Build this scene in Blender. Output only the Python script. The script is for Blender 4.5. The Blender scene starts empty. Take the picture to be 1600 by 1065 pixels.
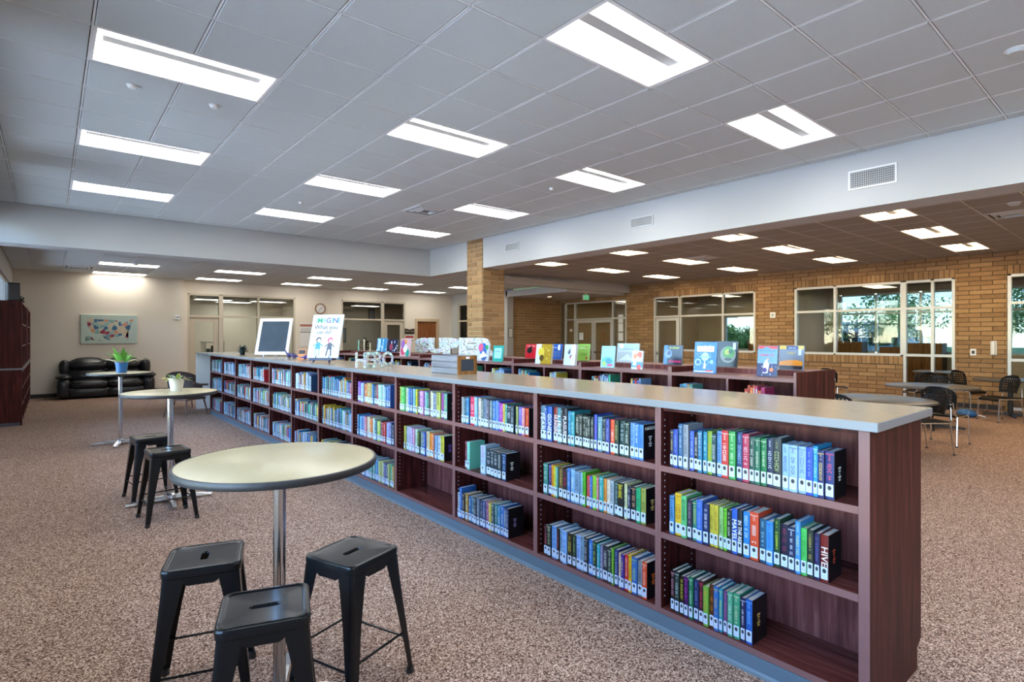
import bpy, bmesh, math, random
from mathutils import Vector, Matrix

PI = math.pi
rnd = random.Random(7)
scene = bpy.context.scene
COL = scene.collection

# ------------------------------------------------------------------ camera
EYE = Vector((0.0, 0.0, 1.6))
YAW = math.atan(723 / 869.0)
cam_d = bpy.data.cameras.new('camera')
cam_d.sensor_width = 36.0
cam_d.lens = 36.0 * 869.0 / 1600.0
cam_d.shift_y = -6.5 / 1600.0
cam_d.clip_start = 0.05
cam_d.clip_end = 500
cam = bpy.data.objects.new('camera', cam_d)
COL.objects.link(cam)
cam.location = EYE
cam.rotation_euler = (PI / 2, 0, -YAW)
scene.camera = cam

# ------------------------------------------------------------------ light and exposure
scene.view_settings.view_transform = 'Standard'
scene.view_settings.look = 'None'
scene.view_settings.gamma = 1.0
scene.view_settings.use_curve_mapping = False
scene.view_settings.exposure = 0.7
scene.cycles.max_bounces = 8
scene.cycles.diffuse_bounces = 5
scene.cycles.glossy_bounces = 4
scene.cycles.transparent_max_bounces = 12
scene.cycles.sample_clamp_indirect = 6.0
scene.cycles.caustics_reflective = False
scene.cycles.caustics_refractive = False

LAMP_HALL = 10.5        # radiance of the troffers in the tall hall
LAMP_BACK = 7.0        # ... of those under the low ceiling by the sofa
LAMP_SIDE = 9.5        # ... of the warmer ones by the brick wall
SKY = 2.5

world = bpy.data.worlds.new('sky_world')
scene.world = world
world.use_nodes = True
wn = world.node_tree
for n in list(wn.nodes):
    wn.nodes.remove(n)
wo = wn.nodes.new('ShaderNodeOutputWorld')
wb = wn.nodes.new('ShaderNodeBackground')
ws = wn.nodes.new('ShaderNodeTexSky')
ws.sky_type = 'NISHITA'
ws.sun_disc = False
ws.sun_elevation = math.radians(55)
ws.sun_rotation = math.radians(180)
ws.air_density = 1.0
ws.dust_density = 0.0
ws.ozone_density = 3.0
wb.inputs['Strength'].default_value = SKY
wn.links.new(ws.outputs[0], wb.inputs[0])
wn.links.new(wb.outputs[0], wo.inputs[0])

sun_d = bpy.data.lights.new('sun', 'SUN')
sun_d.energy = 22.0
sun_d.angle = 0.01
sun_d.color = (1.0, 0.95, 0.86)
sun = bpy.data.objects.new('sun', sun_d)
COL.objects.link(sun)
sun.rotation_euler = (math.radians(35), 0, 0)


def portal(x, y0, y1, z0, z1, face):
    """sky portal in a window opening of a wall X = x; face is +1 when it shines towards +X"""
    d = bpy.data.lights.new('window_daylight', 'AREA')
    d.shape = 'RECTANGLE'
    d.size = z1 - z0
    d.size_y = y1 - y0
    d.cycles.is_portal = True
    o = bpy.data.objects.new('window_daylight', d)
    COL.objects.link(o)
    o.location = (x, (y0 + y1) / 2, (z0 + z1) / 2)
    o.rotation_euler = (0, -PI / 2 * face, 0)
    return o


# ------------------------------------------------------------------ materials
MATS = {}


def new_mat(name):
    m = bpy.data.materials.new(name)
    m.use_nodes = True
    nt = m.node_tree
    b = nt.nodes['Principled BSDF']
    MATS[name] = m
    return m, nt, b


def L(nt, a, b):
    nt.links.new(a, b)


def plain(name, col, rough=0.6, metal=0.0, spec=None, bump=0.0, bscale=80.0, var=0.0, vscale=6.0):
    m, nt, b = new_mat(name)
    b.inputs['Base Color'].default_value = (*col, 1)
    b.inputs['Roughness'].default_value = rough
    b.inputs['Metallic'].default_value = metal
    if spec is not None:
        b.inputs['Specular IOR Level'].default_value = spec
    tc = nt.nodes.new('ShaderNodeTexCoord')
    if var > 0:
        n = nt.nodes.new('ShaderNodeTexNoise')
        n.inputs['Scale'].default_value = vscale
        n.inputs['Detail'].default_value = 4
        L(nt, tc.outputs['Object'], n.inputs['Vector'])
        r = nt.nodes.new('ShaderNodeMapRange')
        r.inputs['To Min'].default_value = 1 - var
        r.inputs['To Max'].default_value = 1 + var
        L(nt, n.outputs['Fac'], r.inputs['Value'])
        mx = nt.nodes.new('ShaderNodeMix')
        mx.data_type = 'RGBA'
        mx.blend_type = 'MULTIPLY'
        mx.inputs[0].default_value = 1
        mx.inputs[6].default_value = (*col, 1)
        L(nt, r.outputs[0], mx.inputs[7])
        L(nt, mx.outputs[2], b.inputs['Base Color'])
    if bump > 0:
        n2 = nt.nodes.new('ShaderNodeTexNoise')
        n2.inputs['Scale'].default_value = bscale
        n2.inputs['Detail'].default_value = 3
        L(nt, tc.outputs['Object'], n2.inputs['Vector'])
        bp = nt.nodes.new('ShaderNodeBump')
        bp.inputs['Strength'].default_value = bump
        bp.inputs['Distance'].default_value = 0.005
        L(nt, n2.outputs['Fac'], bp.inputs['Height'])
        L(nt, bp.outputs[0], b.inputs['Normal'])
    return m


def glow(name, col, strength):
    m = bpy.data.materials.new(name)
    m.use_nodes = True
    nt = m.node_tree
    nt.nodes.remove(nt.nodes['Principled BSDF'])
    e = nt.nodes.new('ShaderNodeEmission')
    e.inputs[0].default_value = (*col, 1)
    e.inputs[1].default_value = strength
    L(nt, e.outputs[0], nt.nodes['Material Output'].inputs[0])
    MATS[name] = m
    return m


def tinted(name, rough=0.4, spec=0.5, metal=0.0):
    """takes the colour set on the object"""
    m, nt, b = new_mat(name)
    oi = nt.nodes.new('ShaderNodeObjectInfo')
    L(nt, oi.outputs['Color'], b.inputs['Base Color'])
    b.inputs['Roughness'].default_value = rough
    b.inputs['Specular IOR Level'].default_value = spec
    b.inputs['Metallic'].default_value = metal
    return m


def by_attr(name, rough=0.5, attr='Col'):
    m, nt, b = new_mat(name)
    a = nt.nodes.new('ShaderNodeAttribute')
    a.attribute_name = attr
    L(nt, a.outputs['Color'], b.inputs['Base Color'])
    b.inputs['Roughness'].default_value = rough
    return m


def ramp(nt, stops):
    r = nt.nodes.new('ShaderNodeValToRGB')
    el = r.color_ramp.elements
    while len(el) < len(stops):
        el.new(0.5)
    for e, (p, c) in zip(el, stops):
        e.position = p
        e.color = (*c, 1)
    return r


def carpet_mat():
    m, nt, b = new_mat('carpet')
    tc = nt.nodes.new('ShaderNodeTexCoord')
    v = nt.nodes.new('ShaderNodeTexVoronoi')
    v.inputs['Scale'].default_value = 165
    L(nt, tc.outputs['Object'], v.inputs['Vector'])
    sep = nt.nodes.new('ShaderNodeSeparateColor')
    L(nt, v.outputs['Color'], sep.inputs[0])
    r = ramp(nt, [(0.0, (0.04, 0.022, 0.017)), (0.22, (0.125, 0.07, 0.05)), (0.5, (0.315, 0.20, 0.15)),
                  (0.78, (0.48, 0.34, 0.265)), (1.0, (0.74, 0.58, 0.47))])
    L(nt, sep.outputs[0], r.inputs[0])
    n = nt.nodes.new('ShaderNodeTexNoise')
    n.inputs['Scale'].default_value = 1.4
    n.inputs['Detail'].default_value = 3
    L(nt, tc.outputs['Object'], n.inputs['Vector'])
    mr = nt.nodes.new('ShaderNodeMapRange')
    mr.inputs['To Min'].default_value = 0.88
    mr.inputs['To Max'].default_value = 1.1
    L(nt, n.outputs['Fac'], mr.inputs['Value'])
    mx = nt.nodes.new('ShaderNodeMix')
    mx.data_type = 'RGBA'
    mx.blend_type = 'MULTIPLY'
    mx.inputs[0].default_value = 1
    L(nt, r.outputs[0], mx.inputs[6])
    L(nt, mr.outputs[0], mx.inputs[7])
    L(nt, mx.outputs[2], b.inputs['Base Color'])
    b.inputs['Roughness'].default_value = 0.95
    b.inputs['Specular IOR Level'].default_value = 0.1
    bp = nt.nodes.new('ShaderNodeBump')
    bp.inputs['Strength'].default_value = 0.5
    bp.inputs['Distance'].default_value = 0.004
    L(nt, v.outputs['Distance'], bp.inputs['Height'])
    L(nt, bp.outputs[0], b.inputs['Normal'])


def wood_mat(name, dark, mid, light, rough=0.3, axis='Z', scale=9.0):
    m, nt, b = new_mat(name)
    tc = nt.nodes.new('ShaderNodeTexCoord')
    mp = nt.nodes.new('ShaderNodeMapping')
    s = [scale, scale, scale]
    s['XYZ'.index(axis)] = scale * 0.07
    mp.inputs['Scale'].default_value = s
    L(nt, tc.outputs['Object'], mp.inputs['Vector'])
    n = nt.nodes.new('ShaderNodeTexNoise')
    n.inputs['Scale'].default_value = 3.0
    n.inputs['Detail'].default_value = 7
    n.inputs['Roughness'].default_value = 0.65
    n.inputs['Distortion'].default_value = 0.4
    L(nt, mp.outputs[0], n.inputs['Vector'])
    r = ramp(nt, [(0.3, dark), (0.5, mid), (0.72, light)])
    L(nt, n.outputs['Fac'], r.inputs[0])
    L(nt, r.outputs[0], b.inputs['Base Color'])
    b.inputs['Roughness'].default_value = rough
    b.inputs['Specular IOR Level'].default_value = 0.16
    return m


def brick_mat(name, c1, c2, c3):
    m, nt, b = new_mat(name)
    geo = nt.nodes.new('ShaderNodeNewGeometry')
    oi = nt.nodes.new('ShaderNodeObjectInfo')
    at = nt.nodes.new('ShaderNodeAttribute')
    at.attribute_name = 'shade'
    add = nt.nodes.new('ShaderNodeMath')
    add.operation = 'ADD'
    L(nt, oi.outputs['Random'], add.inputs[0])
    L(nt, at.outputs['Fac'], add.inputs[1])
    fr = nt.nodes.new('ShaderNodeMath')
    fr.operation = 'FRACT'
    L(nt, add.outputs[0], fr.inputs[0])
    n = nt.nodes.new('ShaderNodeTexNoise')
    n.inputs['Scale'].default_value = 14
    n.inputs['Detail'].default_value = 6
    L(nt, geo.outputs['Position'], n.inputs['Vector'])
    mixv = nt.nodes.new('ShaderNodeMath')
    mixv.operation = 'MULTIPLY_ADD'
    mixv.inputs[1].default_value = 0.55
    L(nt, fr.outputs[0], mixv.inputs[0])
    sc = nt.nodes.new('ShaderNodeMath')
    sc.operation = 'MULTIPLY'
    sc.inputs[1].default_value = 0.45
    L(nt, n.outputs['Fac'], sc.inputs[0])
    L(nt, sc.outputs[0], mixv.inputs[2])
    r = ramp(nt, [(0.12, c1), (0.5, c2), (0.85, c3)])
    L(nt, mixv.outputs[0], r.inputs[0])
    L(nt, r.outputs[0], b.inputs['Base Color'])
    b.inputs['Roughness'].default_value = 0.8
    n2 = nt.nodes.new('ShaderNodeTexNoise')
    n2.inputs['Scale'].default_value = 60
    n2.inputs['Detail'].default_value = 4
    L(nt, geo.outputs['Position'], n2.inputs['Vector'])
    bp = nt.nodes.new('ShaderNodeBump')
    bp.inputs['Strength'].default_value = 0.4
    bp.inputs['Distance'].default_value = 0.006
    L(nt, n2.outputs['Fac'], bp.inputs['Height'])
    L(nt, bp.outputs[0], b.inputs['Normal'])


def glass_mat(name, tint, ior=1.5, extra=0.0):
    m = bpy.data.materials.new(name)
    m.use_nodes = True
    nt = m.node_tree
    nt.nodes.remove(nt.nodes['Principled BSDF'])
    t = nt.nodes.new('ShaderNodeBsdfTransparent')
    t.inputs[0].default_value = (*tint, 1)
    g = nt.nodes.new('ShaderNodeBsdfGlossy')
    g.inputs['Roughness'].default_value = 0.01
    fz = nt.nodes.new('ShaderNodeFresnel')
    fz.inputs['IOR'].default_value = ior
    mx = nt.nodes.new('ShaderNodeMixShader')
    ad = nt.nodes.new('ShaderNodeMath')
    ad.operation = 'ADD'
    ad.use_clamp = True
    ad.inputs[1].default_value = extra
    L(nt, fz.outputs[0], ad.inputs[0])
    L(nt, ad.outputs[0], mx.inputs[0])
    L(nt, t.outputs[0], mx.inputs[1])
    L(nt, g.outputs[0], mx.inputs[2])
    L(nt, mx.outputs[0], nt.nodes['Material Output'].inputs[0])
    MATS[name] = m
    return m


carpet_mat()
plain('paint', (0.52, 0.525, 0.525), 0.7, bump=0.06, bscale=220)
plain('paint_cream', (0.79, 0.735, 0.64), 0.7, bump=0.06, bscale=220)
plain('paint_tan', (0.62, 0.48, 0.33), 0.7)
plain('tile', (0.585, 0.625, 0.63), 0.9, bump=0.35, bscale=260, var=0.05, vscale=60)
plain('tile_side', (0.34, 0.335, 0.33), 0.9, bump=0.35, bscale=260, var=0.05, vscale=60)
plain('tee', (0.82, 0.83, 0.84), 0.45)
plain('blackout_deck', (0.03, 0.03, 0.03), 0.9)  # near-black slabs added above the ceilings to block sky light
plain('troffer_white', (0.86, 0.86, 0.86), 0.4)
plain('troffer_bar', (0.30, 0.30, 0.31), 0.5)
glow('lamp_hall', (0.97, 0.985, 1.0), LAMP_HALL)
glow('lamp_back', (1.0, 0.94, 0.84), LAMP_BACK)
glow('lamp_side', (1.0, 0.72, 0.42), LAMP_SIDE)
wood_mat('cherry', (0.018, 0.004, 0.0035), (0.055, 0.010, 0.009), (0.13, 0.030, 0.024), 0.45)
wood_mat('cherry_flat', (0.05, 0.011, 0.009), (0.10, 0.026, 0.021), (0.17, 0.055, 0.045), axis='Y', rough=0.22)
wood_mat('cherry_back', (0.05, 0.013, 0.012), (0.12, 0.036, 0.032), (0.22, 0.08, 0.072), 0.4)
plain('cherry_edge', (0.185, 0.087, 0.082), 0.35, var=0.12, vscale=12)  # edges lightened towards mauve, caught daylight put into the colour
wood_mat('oak_door', (0.16, 0.055, 0.02), (0.26, 0.095, 0.035), (0.36, 0.15, 0.06))
plain('laminate', (0.285, 0.222, 0.15), 0.22, spec=0.33, var=0.012, vscale=60)
plain('laminate_edge', (0.205, 0.218, 0.23), 0.3)  # blue-grey of daylight put into the long counter's edge colour
plain('table_top', (0.44, 0.375, 0.215), 0.25, spec=0.35, var=0.05, vscale=40)
plain('table_top_grey', (0.095, 0.098, 0.098), 0.3, spec=0.25, var=0.05, vscale=40)
plain('rubber_black', (0.018, 0.018, 0.02), 0.5)
plain('black_paint', (0.009, 0.010, 0.011), 0.24, spec=0.28)
plain('black_plastic', (0.010, 0.010, 0.010), 0.5, spec=0.2)
plain('chrome', (0.62, 0.63, 0.65), 0.2, metal=1.0)
plain('aluminium', (0.62, 0.61, 0.58), 0.35, metal=0.25)
plain('frame_cream', (0.60, 0.55, 0.45), 0.5)
plain('vinyl_base', (0.095, 0.14, 0.175), 0.4)
plain('dark_base', (0.03, 0.024, 0.022), 0.5)
plain('page', (0.52, 0.49, 0.42), 0.9, bump=0.3, bscale=500)
plain('sticker', (0.47, 0.55, 0.66), 0.35)
plain('ink', (0.02, 0.022, 0.03), 0.5)
plain('white', (0.82, 0.83, 0.83), 0.5)
plain('white_gloss', (0.80, 0.81, 0.80), 0.25)
plain('leather', (0.014, 0.016, 0.020), 0.24, bump=0.25, bscale=60)
brick_mat('brick', (0.24, 0.135, 0.058), (0.35, 0.205, 0.092), (0.44, 0.275, 0.13))
plain('mortar_light', (0.62, 0.52, 0.36), 0.95)
plain('mortar', (0.15, 0.105, 0.065), 0.95, bump=0.3, bscale=150)
glass_mat('glass', (0.82, 0.86, 0.85), 1.36)
glass_mat('glass_out', (0.95, 0.97, 0.97))
glass_mat('glass_dim', (0.245, 0.285, 0.325))  # tint added to dim the sky behind the outer panes
tinted('tint', 0.4)
tinted('tint_gloss', 0.22)
tinted('tint_matte', 0.85, 0.15)
by_attr('attr_book', 0.4)
MAT = MATS

# ------------------------------------------------------------------ mesh helpers


class MB:
    """collects shapes, then links them as one mesh object"""

    def __init__(s):
        s.v = []
        s.f = []
        s.m = []
        s.mi = 0

    def add(s, verts, faces, mi=None):
        o = len(s.v)
        s.v += [tuple(p) for p in verts]
        s.f += [tuple(i + o for i in f) for f in faces]
        s.m += [s.mi if mi is None else mi] * len(faces)
        return s

    def box(s, x0, x1, y0, y1, z0, z1, mi=None):
        x0, x1 = min(x0, x1), max(x0, x1)
        y0, y1 = min(y0, y1), max(y0, y1)
        z0, z1 = min(z0, z1), max(z0, z1)
        vs = [(x0, y0, z0), (x1, y0, z0), (x1, y1, z0), (x0, y1, z0), (x0, y0, z1), (x1, y0, z1), (x1, y1, z1), (x0, y1, z1)]
        fs = [(0, 3, 2, 1), (4, 5, 6, 7), (0, 1, 5, 4), (1, 2, 6, 5), (2, 3, 7, 6), (3, 0, 4, 7)]
        return s.add(vs, fs, mi)

    def rbox(s, x0, x1, y0, y1, z0, z1, r, seg=2, mi=None, mat=None):
        bm = bmesh.new()
        bmesh.ops.create_cube(bm, size=1)
        for v in bm.verts:
            v.co = Vector(((x0 + x1) / 2 + v.co.x * (x1 - x0), (y0 + y1) / 2 + v.co.y * (y1 - y0), (z0 + z1) / 2 + v.co.z * (z1 - z0)))
        bmesh.ops.bevel(bm, geom=list(bm.edges), offset=r, segments=seg, profile=0.5, affect='EDGES')
        return s.bm(bm, mi, mat)

    def bm(s, bm, mi=None, mat=None):
        bm.verts.index_update()
        vs = [(mat @ v.co if mat else v.co)[:] for v in bm.verts]
        fs = [[v.index for v in f.verts] for f in bm.faces]
        bm.free()
        return s.add(vs, fs, mi)

    def rings(s, rings, close=True, cap0=True, cap1=True, mi=None):
        """loft a list of point rings"""
        n = len(rings[0])
        vs = [p for r in rings for p in r]
        fs = []
        for k in range(len(rings) - 1):
            for i in range(n if close else n - 1):
                j = (i + 1) % n
                fs.append((k * n + i, k * n + j, (k + 1) * n + j, (k + 1) * n + i))
        if cap0:
            fs.append(tuple(range(n - 1, -1, -1)))
        if cap1:
            fs.append(tuple((len(rings) - 1) * n + i for i in range(n)))
        return s.add(vs, fs, mi)

    def tube(s, pts, r, n=10, mi=None, caps=True):
        pts = [Vector(p) for p in pts]
        rs = r if isinstance(r, (list, tuple)) else [r] * len(pts)
        rings = []
        up = None
        for i, p in enumerate(pts):
            a = pts[max(i - 1, 0)]
            b = pts[min(i + 1, len(pts) - 1)]
            d = (b - a).normalized()
            if up is None:
                up = Vector((0, 0, 1)) if abs(d.z) < 0.9 else Vector((1, 0, 0))
            e1 = d.cross(up).normalized()
            e2 = e1.cross(d).normalized()
            up = e2
            rings.append([p + (e1 * math.cos(2 * PI * k / n) + e2 * math.sin(2 * PI * k / n)) * rs[i] for k in range(n)])
        return s.rings(rings, cap0=caps, cap1=caps, mi=mi)

    def lathe(s, prof, n=24, c=(0, 0, 0), mi=None, cap0=True, cap1=True):
        rings = [[(c[0] + r * math.cos(2 * PI * k / n), c[1] + r * math.sin(2 * PI * k / n), c[2] + z) for k in range(n)] for r, z in prof]
        return s.rings(rings, cap0=cap0, cap1=cap1, mi=mi)

    def prism(s, poly, t, M=None, mi=None):
        """poly in local XY, thickness t along Z"""
        n = len(poly)
        vs = [Vector((p[0], p[1], 0)) for p in poly] + [Vector((p[0], p[1], t)) for p in poly]
        if M:
            vs = [M @ v for v in vs]
        fs = [tuple(range(n - 1, -1, -1)), tuple(range(n, 2 * n))]
        for i in range(n):
            j = (i + 1) % n
            fs.append((i, j, n + j, n + i))
        return s.add(vs, fs, mi)

    def mesh(s, name):
        me = bpy.data.meshes.new(name)
        me.from_pydata(s.v, [], s.f)
        me.update()
        return me

    def build(s, name, mats, parent=None, smooth=None, color=None):
        me = s.mesh(name)
        if not isinstance(mats, (list, tuple)):
            mats = [mats]
        for m in mats:
            me.materials.append(MAT[m])
        if len(mats) > 1:
            me.polygons.foreach_set('material_index', s.m)
        if smooth is not None:
            auto_smooth(me, smooth)
        return link(name, me, parent, color)


def auto_smooth(me, ang):
    me.polygons.foreach_set('use_smooth', [True] * len(me.polygons))
    me.set_sharp_from_angle(angle=math.radians(ang))


def link(name, me, parent=None, color=None):
    o = bpy.data.objects.new(name, me)
    COL.objects.link(o)
    if parent:
        o.parent = parent
    if color:
        o.color = (*color, 1)
    return o


def inst(name, src, parent, loc=None, rot=None, scale=None, color=None):
    """another object that shares mesh data"""
    o = bpy.data.objects.new(name, src.data if hasattr(src, 'data') else src)
    COL.objects.link(o)
    o.parent = parent
    if loc:
        o.location = loc
    if rot:
        o.rotation_euler = rot
    if scale:
        o.scale = scale
    if color:
        o.color = (*color, 1)
    return o


def tag(o, label=None, cat=None, group=None, kind=None):
    if label:
        o['label'] = label
    if cat:
        o['category'] = cat
    if group:
        o['group'] = group
    if kind:
        o['kind'] = kind
    return o


def thing(name, label, cat, loc=(0, 0, 0), rz=0.0, group=None, kind=None):
    o = bpy.data.objects.new(name, None)
    o.empty_display_size = 0.1
    COL.objects.link(o)
    o.location = loc
    o.rotation_euler = (0, 0, rz)
    return tag(o, label, cat, group, kind)


def kids(o):
    return [c for c in list(COL.objects) if c.parent == o]


def copy_tree(o, parent=None, ch=None):
    c = o.copy()
    COL.objects.link(c)
    c.parent = parent
    for k in (ch if ch is not None else list(o.children)):
        copy_tree(k, c)
    return c


def project(p):
    """pixel of a point in the 1600 x 1065 frame; only used to rank pieces by how large they show"""
    x, y, z = p[0] - EYE.x, p[1] - EYE.y, p[2] - EYE.z
    d = x * math.sin(YAW) + y * math.cos(YAW)
    l = x * math.cos(YAW) - y * math.sin(YAW)
    if d < 0.05:
        return None
    return 800 + 869 * l / d, 526 - 869 * z / d, d


def shown(p, a):
    q = project(p)
    if q is None or not (-60 < q[0] < 1660 and -60 < q[1] < 1125):
        return 0
    return a / (q[2] * q[2])


def text_mesh(txt, size, depth=0.0, align='CENTER', bold=0.0, spacing=1.0):
    cu = bpy.data.curves.new('lettering', 'FONT')
    cu.body = txt
    cu.size = size
    cu.extrude = depth
    cu.align_x = align
    cu.align_y = 'CENTER'
    cu.offset = bold
    cu.space_character = spacing
    cu.resolution_u = 2
    o = bpy.data.objects.new('lettering', cu)
    COL.objects.link(o)
    dg = bpy.context.evaluated_depsgraph_get()
    me = bpy.data.meshes.new_from_object(o.evaluated_get(dg))
    bpy.data.objects.remove(o)
    bpy.data.curves.remove(cu)
    return me


def put_text(name, txt, size, mat, parent, M, depth=0.0006, bold=0.0, color=None, fit=None):
    """lettering on a surface: M maps text XY to the surface; fit limits the width"""
    me = text_mesh(txt, size, depth, bold=bold)
    if fit:
        xs = [v.co.x for v in me.vertices]
        w = max(xs) - min(xs)
        if w > 1e-6:
            me.transform(Matrix.Diagonal((fit / w, 1, 1, 1)))
    me.transform(M)
    me.materials.clear()
    me.materials.append(MAT[mat])
    return link(name, me, parent, color)


def frame(origin, xaxis, yaxis):
    x = Vector(xaxis).normalized()
    y = Vector(yaxis).normalized()
    z = x.cross(y)
    return Matrix(((x.x, y.x, z.x, origin[0]), (x.y, y.y, z.y, origin[1]), (x.z, y.z, z.z, origin[2]), (0, 0, 0, 1)))


def colour_word(c):
    import colorsys
    s = [max(0, min(1, v)) ** (1 / 2.2) for v in c]
    h, l, sa = colorsys.rgb_to_hls(*s)
    if sa < 0.14:
        return 'black' if l < 0.2 else 'dark grey' if l < 0.4 else 'grey' if l < 0.66 else 'off-white'
    h *= 360
    base = 'red' if h < 14 or h >= 345 else 'orange' if h < 38 else 'yellow' if h < 62 else 'lime green' if h < 95 else 'green' if h < 160 else 'teal' if h < 195 else 'blue' if h < 245 else 'purple' if h < 295 else 'pink'
    if l < 0.18:
        return 'very dark ' + base
    return ('dark ' if l < 0.33 else 'pale ' if l > 0.68 else '') + base


ORD = ['first', 'second', 'third', 'fourth', 'fifth', 'sixth', 'seventh', 'eighth', 'ninth', 'tenth', 'eleventh', 'twelfth', 'thirteenth',
       'fourteenth', 'fifteenth', 'sixteenth', 'seventeenth', 'eighteenth', 'nineteenth', 'twentieth', 'twenty-first', 'twenty-second',
       'twenty-third', 'twenty-fourth', 'twenty-fifth', 'twenty-sixth', 'twenty-seventh', 'twenty-eighth', 'twenty-ninth', 'thirtieth']


def hexc(h, k=1.0):
    return tuple(k * (int(h[i:i + 2], 16) / 255) ** 2.2 for i in (0, 2, 4))

# ================================================================== the setting
XL, YF = -0.72, -3.0            # left wall, wall behind the camera
XS, YS = 7.27, 11.92            # faces of the two dropped soffits
XB = 15.9                       # brick wall
ZH, ZB, ZR = 3.75, 3.34, 3.45   # hall ceiling, low ceiling at the back, low ceiling at the side


def cells(a0, a1, b0, b1, holes):
    """rectangle minus holes, cut into rectangles"""
    A = sorted({a0, a1, *[max(a0, min(a1, h[i])) for h in holes for i in (0, 1)]})
    B = sorted({b0, b1, *[max(b0, min(b1, h[i])) for h in holes for i in (2, 3)]})
    out = []
    for i in range(len(A) - 1):
        run = None
        for j in range(len(B) - 1):
            ca, cb = (A[i] + A[i + 1]) / 2, (B[j] + B[j + 1]) / 2
            solid = not any(h[0] < ca < h[1] and h[2] < cb < h[3] for h in holes)
            if solid:
                if run and abs(run[3] - B[j]) < 1e-9:
                    run[3] = B[j + 1]
                else:
                    run = [A[i], A[i + 1], B[j], B[j + 1]]
                    out.append(run)
            else:
                run = None
    return out


def wall(name, axis, p0, p1, a0, a1, z0, z1, mat, holes=(), label=None):
    mb = MB()
    for (a, b, c, d) in cells(a0, a1, z0, z1, holes):
        if axis == 'x':
            mb.box(p0, p1, a, b, c, d)
        else:
            mb.box(a, b, p0, p1, c, d)
    o = mb.build(name, mat)
    tag(o, label, None, None, 'structure')
    return o


def slab(name, x0, x1, y0, y1, z0, z1, mat, label=None):
    return tag(MB().box(x0, x1, y0, y1, z0, z1).build(name, mat), label, None, None, 'structure')


slab('floor', -0.95, 20.0, YF - 0.2, 24.2, -0.12, 0.0, 'carpet', 'speckled beige and brown loop carpet across the whole library')

# left window wall; all but the last window unseen, shaped to bring in daylight
LEFT_WIN = [(-2.4, 0.4), (1.0, 4.4), (5.0, 8.4), (9.0, 12.6), (13.4, 17.6)]
LEFT_Z = [(0.75, 3.5)] * 4 + [(1.1, 2.9)]
wall('wall_left', 'x', XL - 0.2, XL, YF - 0.2, 19.3, 0, 4.2, 'paint', [(a, b, *LEFT_Z[i]) for i, (a, b) in enumerate(LEFT_WIN)],
     'white painted wall with daylight windows behind the tall dark bookcases')
wall('wall_front', 'y', YF - 0.2, YF, XL, XB + 0.2, 0, 4.2, 'paint', label='plain white painted wall closing the hall')

# dropped soffits round the tall hall
slab('wall_soffit_right', XS, XS + 0.45, YF, YS + 0.5, 3.10, 3.95, 'paint', 'white dropped soffit carrying three air grilles above the brick column')
slab('wall_soffit_back', XL, XS, YS, YS + 0.5, 3.10, 3.95, 'paint', 'white dropped soffit across the hall towards the sofa')
slab('wall_beam', 9.0, XB, 12.55, 12.8, 3.16, 3.6, 'paint', 'grey painted beam in front of the glazed entrance doors')
slab('trim_1', XS + 0.45, 9.0, 12.5, 12.6, 3.30, 3.6, 'paint', 'narrow painted strip where the two low ceilings meet')


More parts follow.
